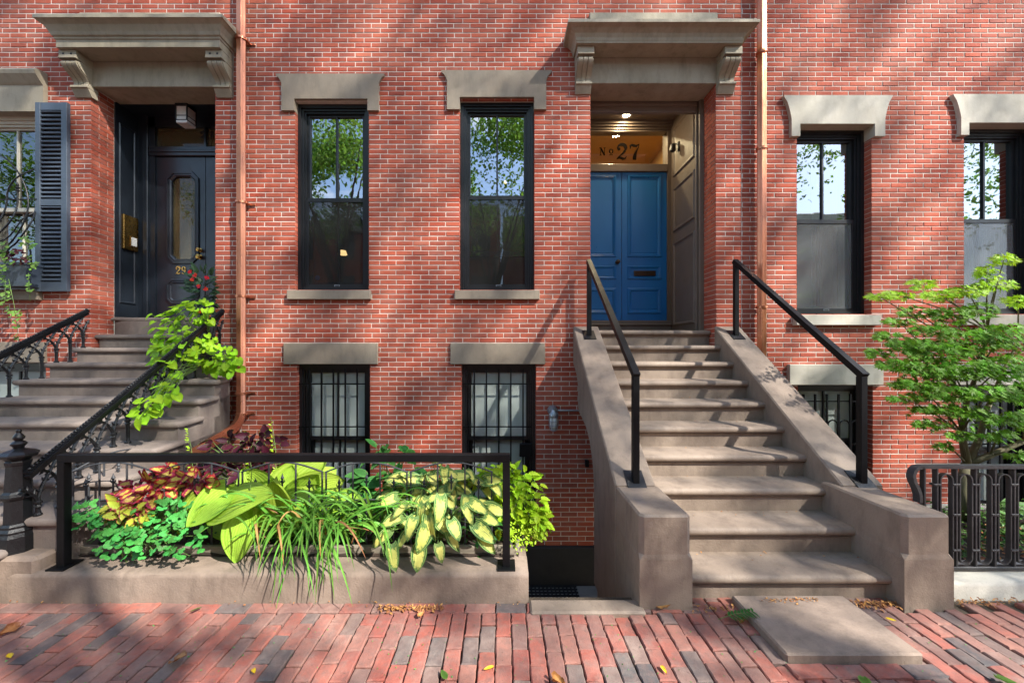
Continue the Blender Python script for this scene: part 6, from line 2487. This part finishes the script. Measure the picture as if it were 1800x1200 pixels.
NLEAF = 29000
leafs = []
tries = 0
while len(leafs) < NLEAF and tries < 160000:
    tries += 1
    X, Z = rs.uniform(-9.2, 7.8), rs.uniform(-5.0, 6.6)
    k = lit(X, Z)
    if X > -2.0 and Z > -3.65:
        for cx_, cz_, hl_, hw_ in ((-.85, -2.4, 1.15, .26), (1.0, .5, 1.1, .3), (.2, -1.1, .35, .4), (-.1, -2.6, .5, .08)):
            dx, dz = X - cx_, Z - cz_
            u, v = (dx * .52 + dz * .85) / hl_, (dx * .85 - dz * .52) / hw_
            if u * u + v * v < 1:
                k = max(k, .96)
        if X > 1.7 and Z < 1 and X < 4:
            k = max(k, .6)
    elif Z < -1.2 and X < 3:
        k = max(k, .93 if ground_lit(X, Z) > .42 else .3)
    if rs.random() < k * .985:
        continue
    t = rs.uniform(6.2, 10.5)
    c = Vector((X + 1.3 * t, -t, Z + 1.5 * t))
    for _ in range(9):                   # leaves hang in sprays
        leafs.append(c + Vector((rs.gauss(0, .13), rs.gauss(0, .13), rs.gauss(0, .07))))
trunks = [(3.4, -6.75), (7.5, -6.8), (12.5, -6.75), (19.6, -6.8)]
kinds = ['bushy street tree arching over the pavement nearest the stoop', 'second street tree along the kerb past the stoop', 'third street tree along the kerb past the garden fence', 'last street tree along the kerb far up the street']


def leaf_cloud(pts, parent, smin=.10, smax=.17, name='crown'):
    mb = MB()
    mb.uv, mb.rnd = [], []
    for c in pts:
        d = rv(rs).normalized()
        n = (Vector((.4, -.3, .8)) + rv(rs, .7)).normalized()
        sd = d.cross(n)
        if sd.length < .05:
            continue
        sd.normalize()
        s = rs.uniform(smin, smax)
        mb.add([c - d * s * .5, c + sd * s * .26, c + d * s * .5, c - sd * s * .26], [(0, 1, 2, 3)])
        mb.uv += [(.5, 0), (1, .5), (.5, 1), (0, .5)]
        mb.rnd.append(rs.random())
    return mb.build(name, M['street_leaf'], parent, kind='stuff', recalc=False)


def tree_wood(T, x, y, h, crown, r0=.16):
    mb = MB()
    top = Vector((x + .3, y - .5, h))
    mb.tube([(x, y, -.1), (x + .03, y, h * .3), (x + .1, y - .2, h * .65), top], [r0 * 1.25, r0, r0 * .8, r0 * .55], 10)
    for k in range(6):
        e = rs.choice(crown)
        s_ = Vector((x + .1, y - .2, h * rs.uniform(.55, .95)))
        m_ = s_.lerp(e, .5) + Vector((0, 0, .5))
        mb.tube([s_, m_, e], [r0 * .38, r0 * .22, .02], 6)
    mb.build('trunk', M['bark'], T, smooth=True, recalc=False)


for k, (x, y) in enumerate(trunks):
    mine = [p for p in leafs if min(range(4), key=lambda j: abs(p.x - trunks[j][0] - 1.0)) == k]
    if not mine:
        continue
    T = thing('street_tree', kinds[k], 'tree', (x, y, 0), 'street trees')
    leaf_cloud(mine, T)
    tree_wood(T, x, y, 6.5, mine)
for k, (x, y, z, rad, n) in enumerate(((-6.6, -9.3, 9.0, 3.2, 13000), (-.6, -11.5, 9.2, 3.4, 11000), (-17.5, -9.6, 8.5, 3.6, 5500))):
    T = thing('street_tree', ('leafy street tree across from the doorway 29', 'leafy street tree across the road from the black windows', 'leafy street tree far along the road past the shuttered window')[k], 'tree', (x, y, 0), 'street trees')
    pts = []
    blobs = [(Vector((x, y, z)) + rv(rs, rad * .75), rs.uniform(.7, 1.5)) for _ in range(16)]
    for _ in range(n):
        b, rr = rs.choice(blobs)
        v = rv(rs)
        pts.append(b + v.normalized() * rr * rs.random() ** .4)
    leaf_cloud(pts, T, .12, .2)
    tree_wood(T, x, y, 6.0, pts, .2)
for k, (x0, x1, h, c) in enumerate(((-16, -8.2, 9.2, 'brick_a'), (-8, -.2, 10, 'brick_a'), (0, 7.8, 9.4, 'brick_a'), (8, 15.8, 10.4, 'brick_a'), (16, 24, 9.6, 'brick_a'))):
    T = thing('row_house', ('brick house across the road at the far end', 'brick house across the road, second in its row', 'brick house across the road with the lowest cornice', 'tallest brick house across the road', 'last brick house across the road')[k], 'house', (x0, -17, 0), 'houses across the road')
    mb = MB()
    mb.box(x0, x1, -21, -17, -.1, h)
    mb.rnd = [.3 + .1 * k] * len(mb.f)
    mb.build('wall', M[c], T)
    MB().cbox(x0, x1, -16.98, -16.6, h - .6, h + .1, .06).build('cornice', M['pale'], T)
    for fl in range(3):
        for j in range(3):
            xx = x0 + 1.3 + j * 2.4
            MB().cbox(xx, xx + 1.1, -16.99, -16.95, 1.2 + fl * 2.9, 3.2 + fl * 2.9, .02).build('window', M['winblack'], T)
# far ends of the street keep the horizon closed
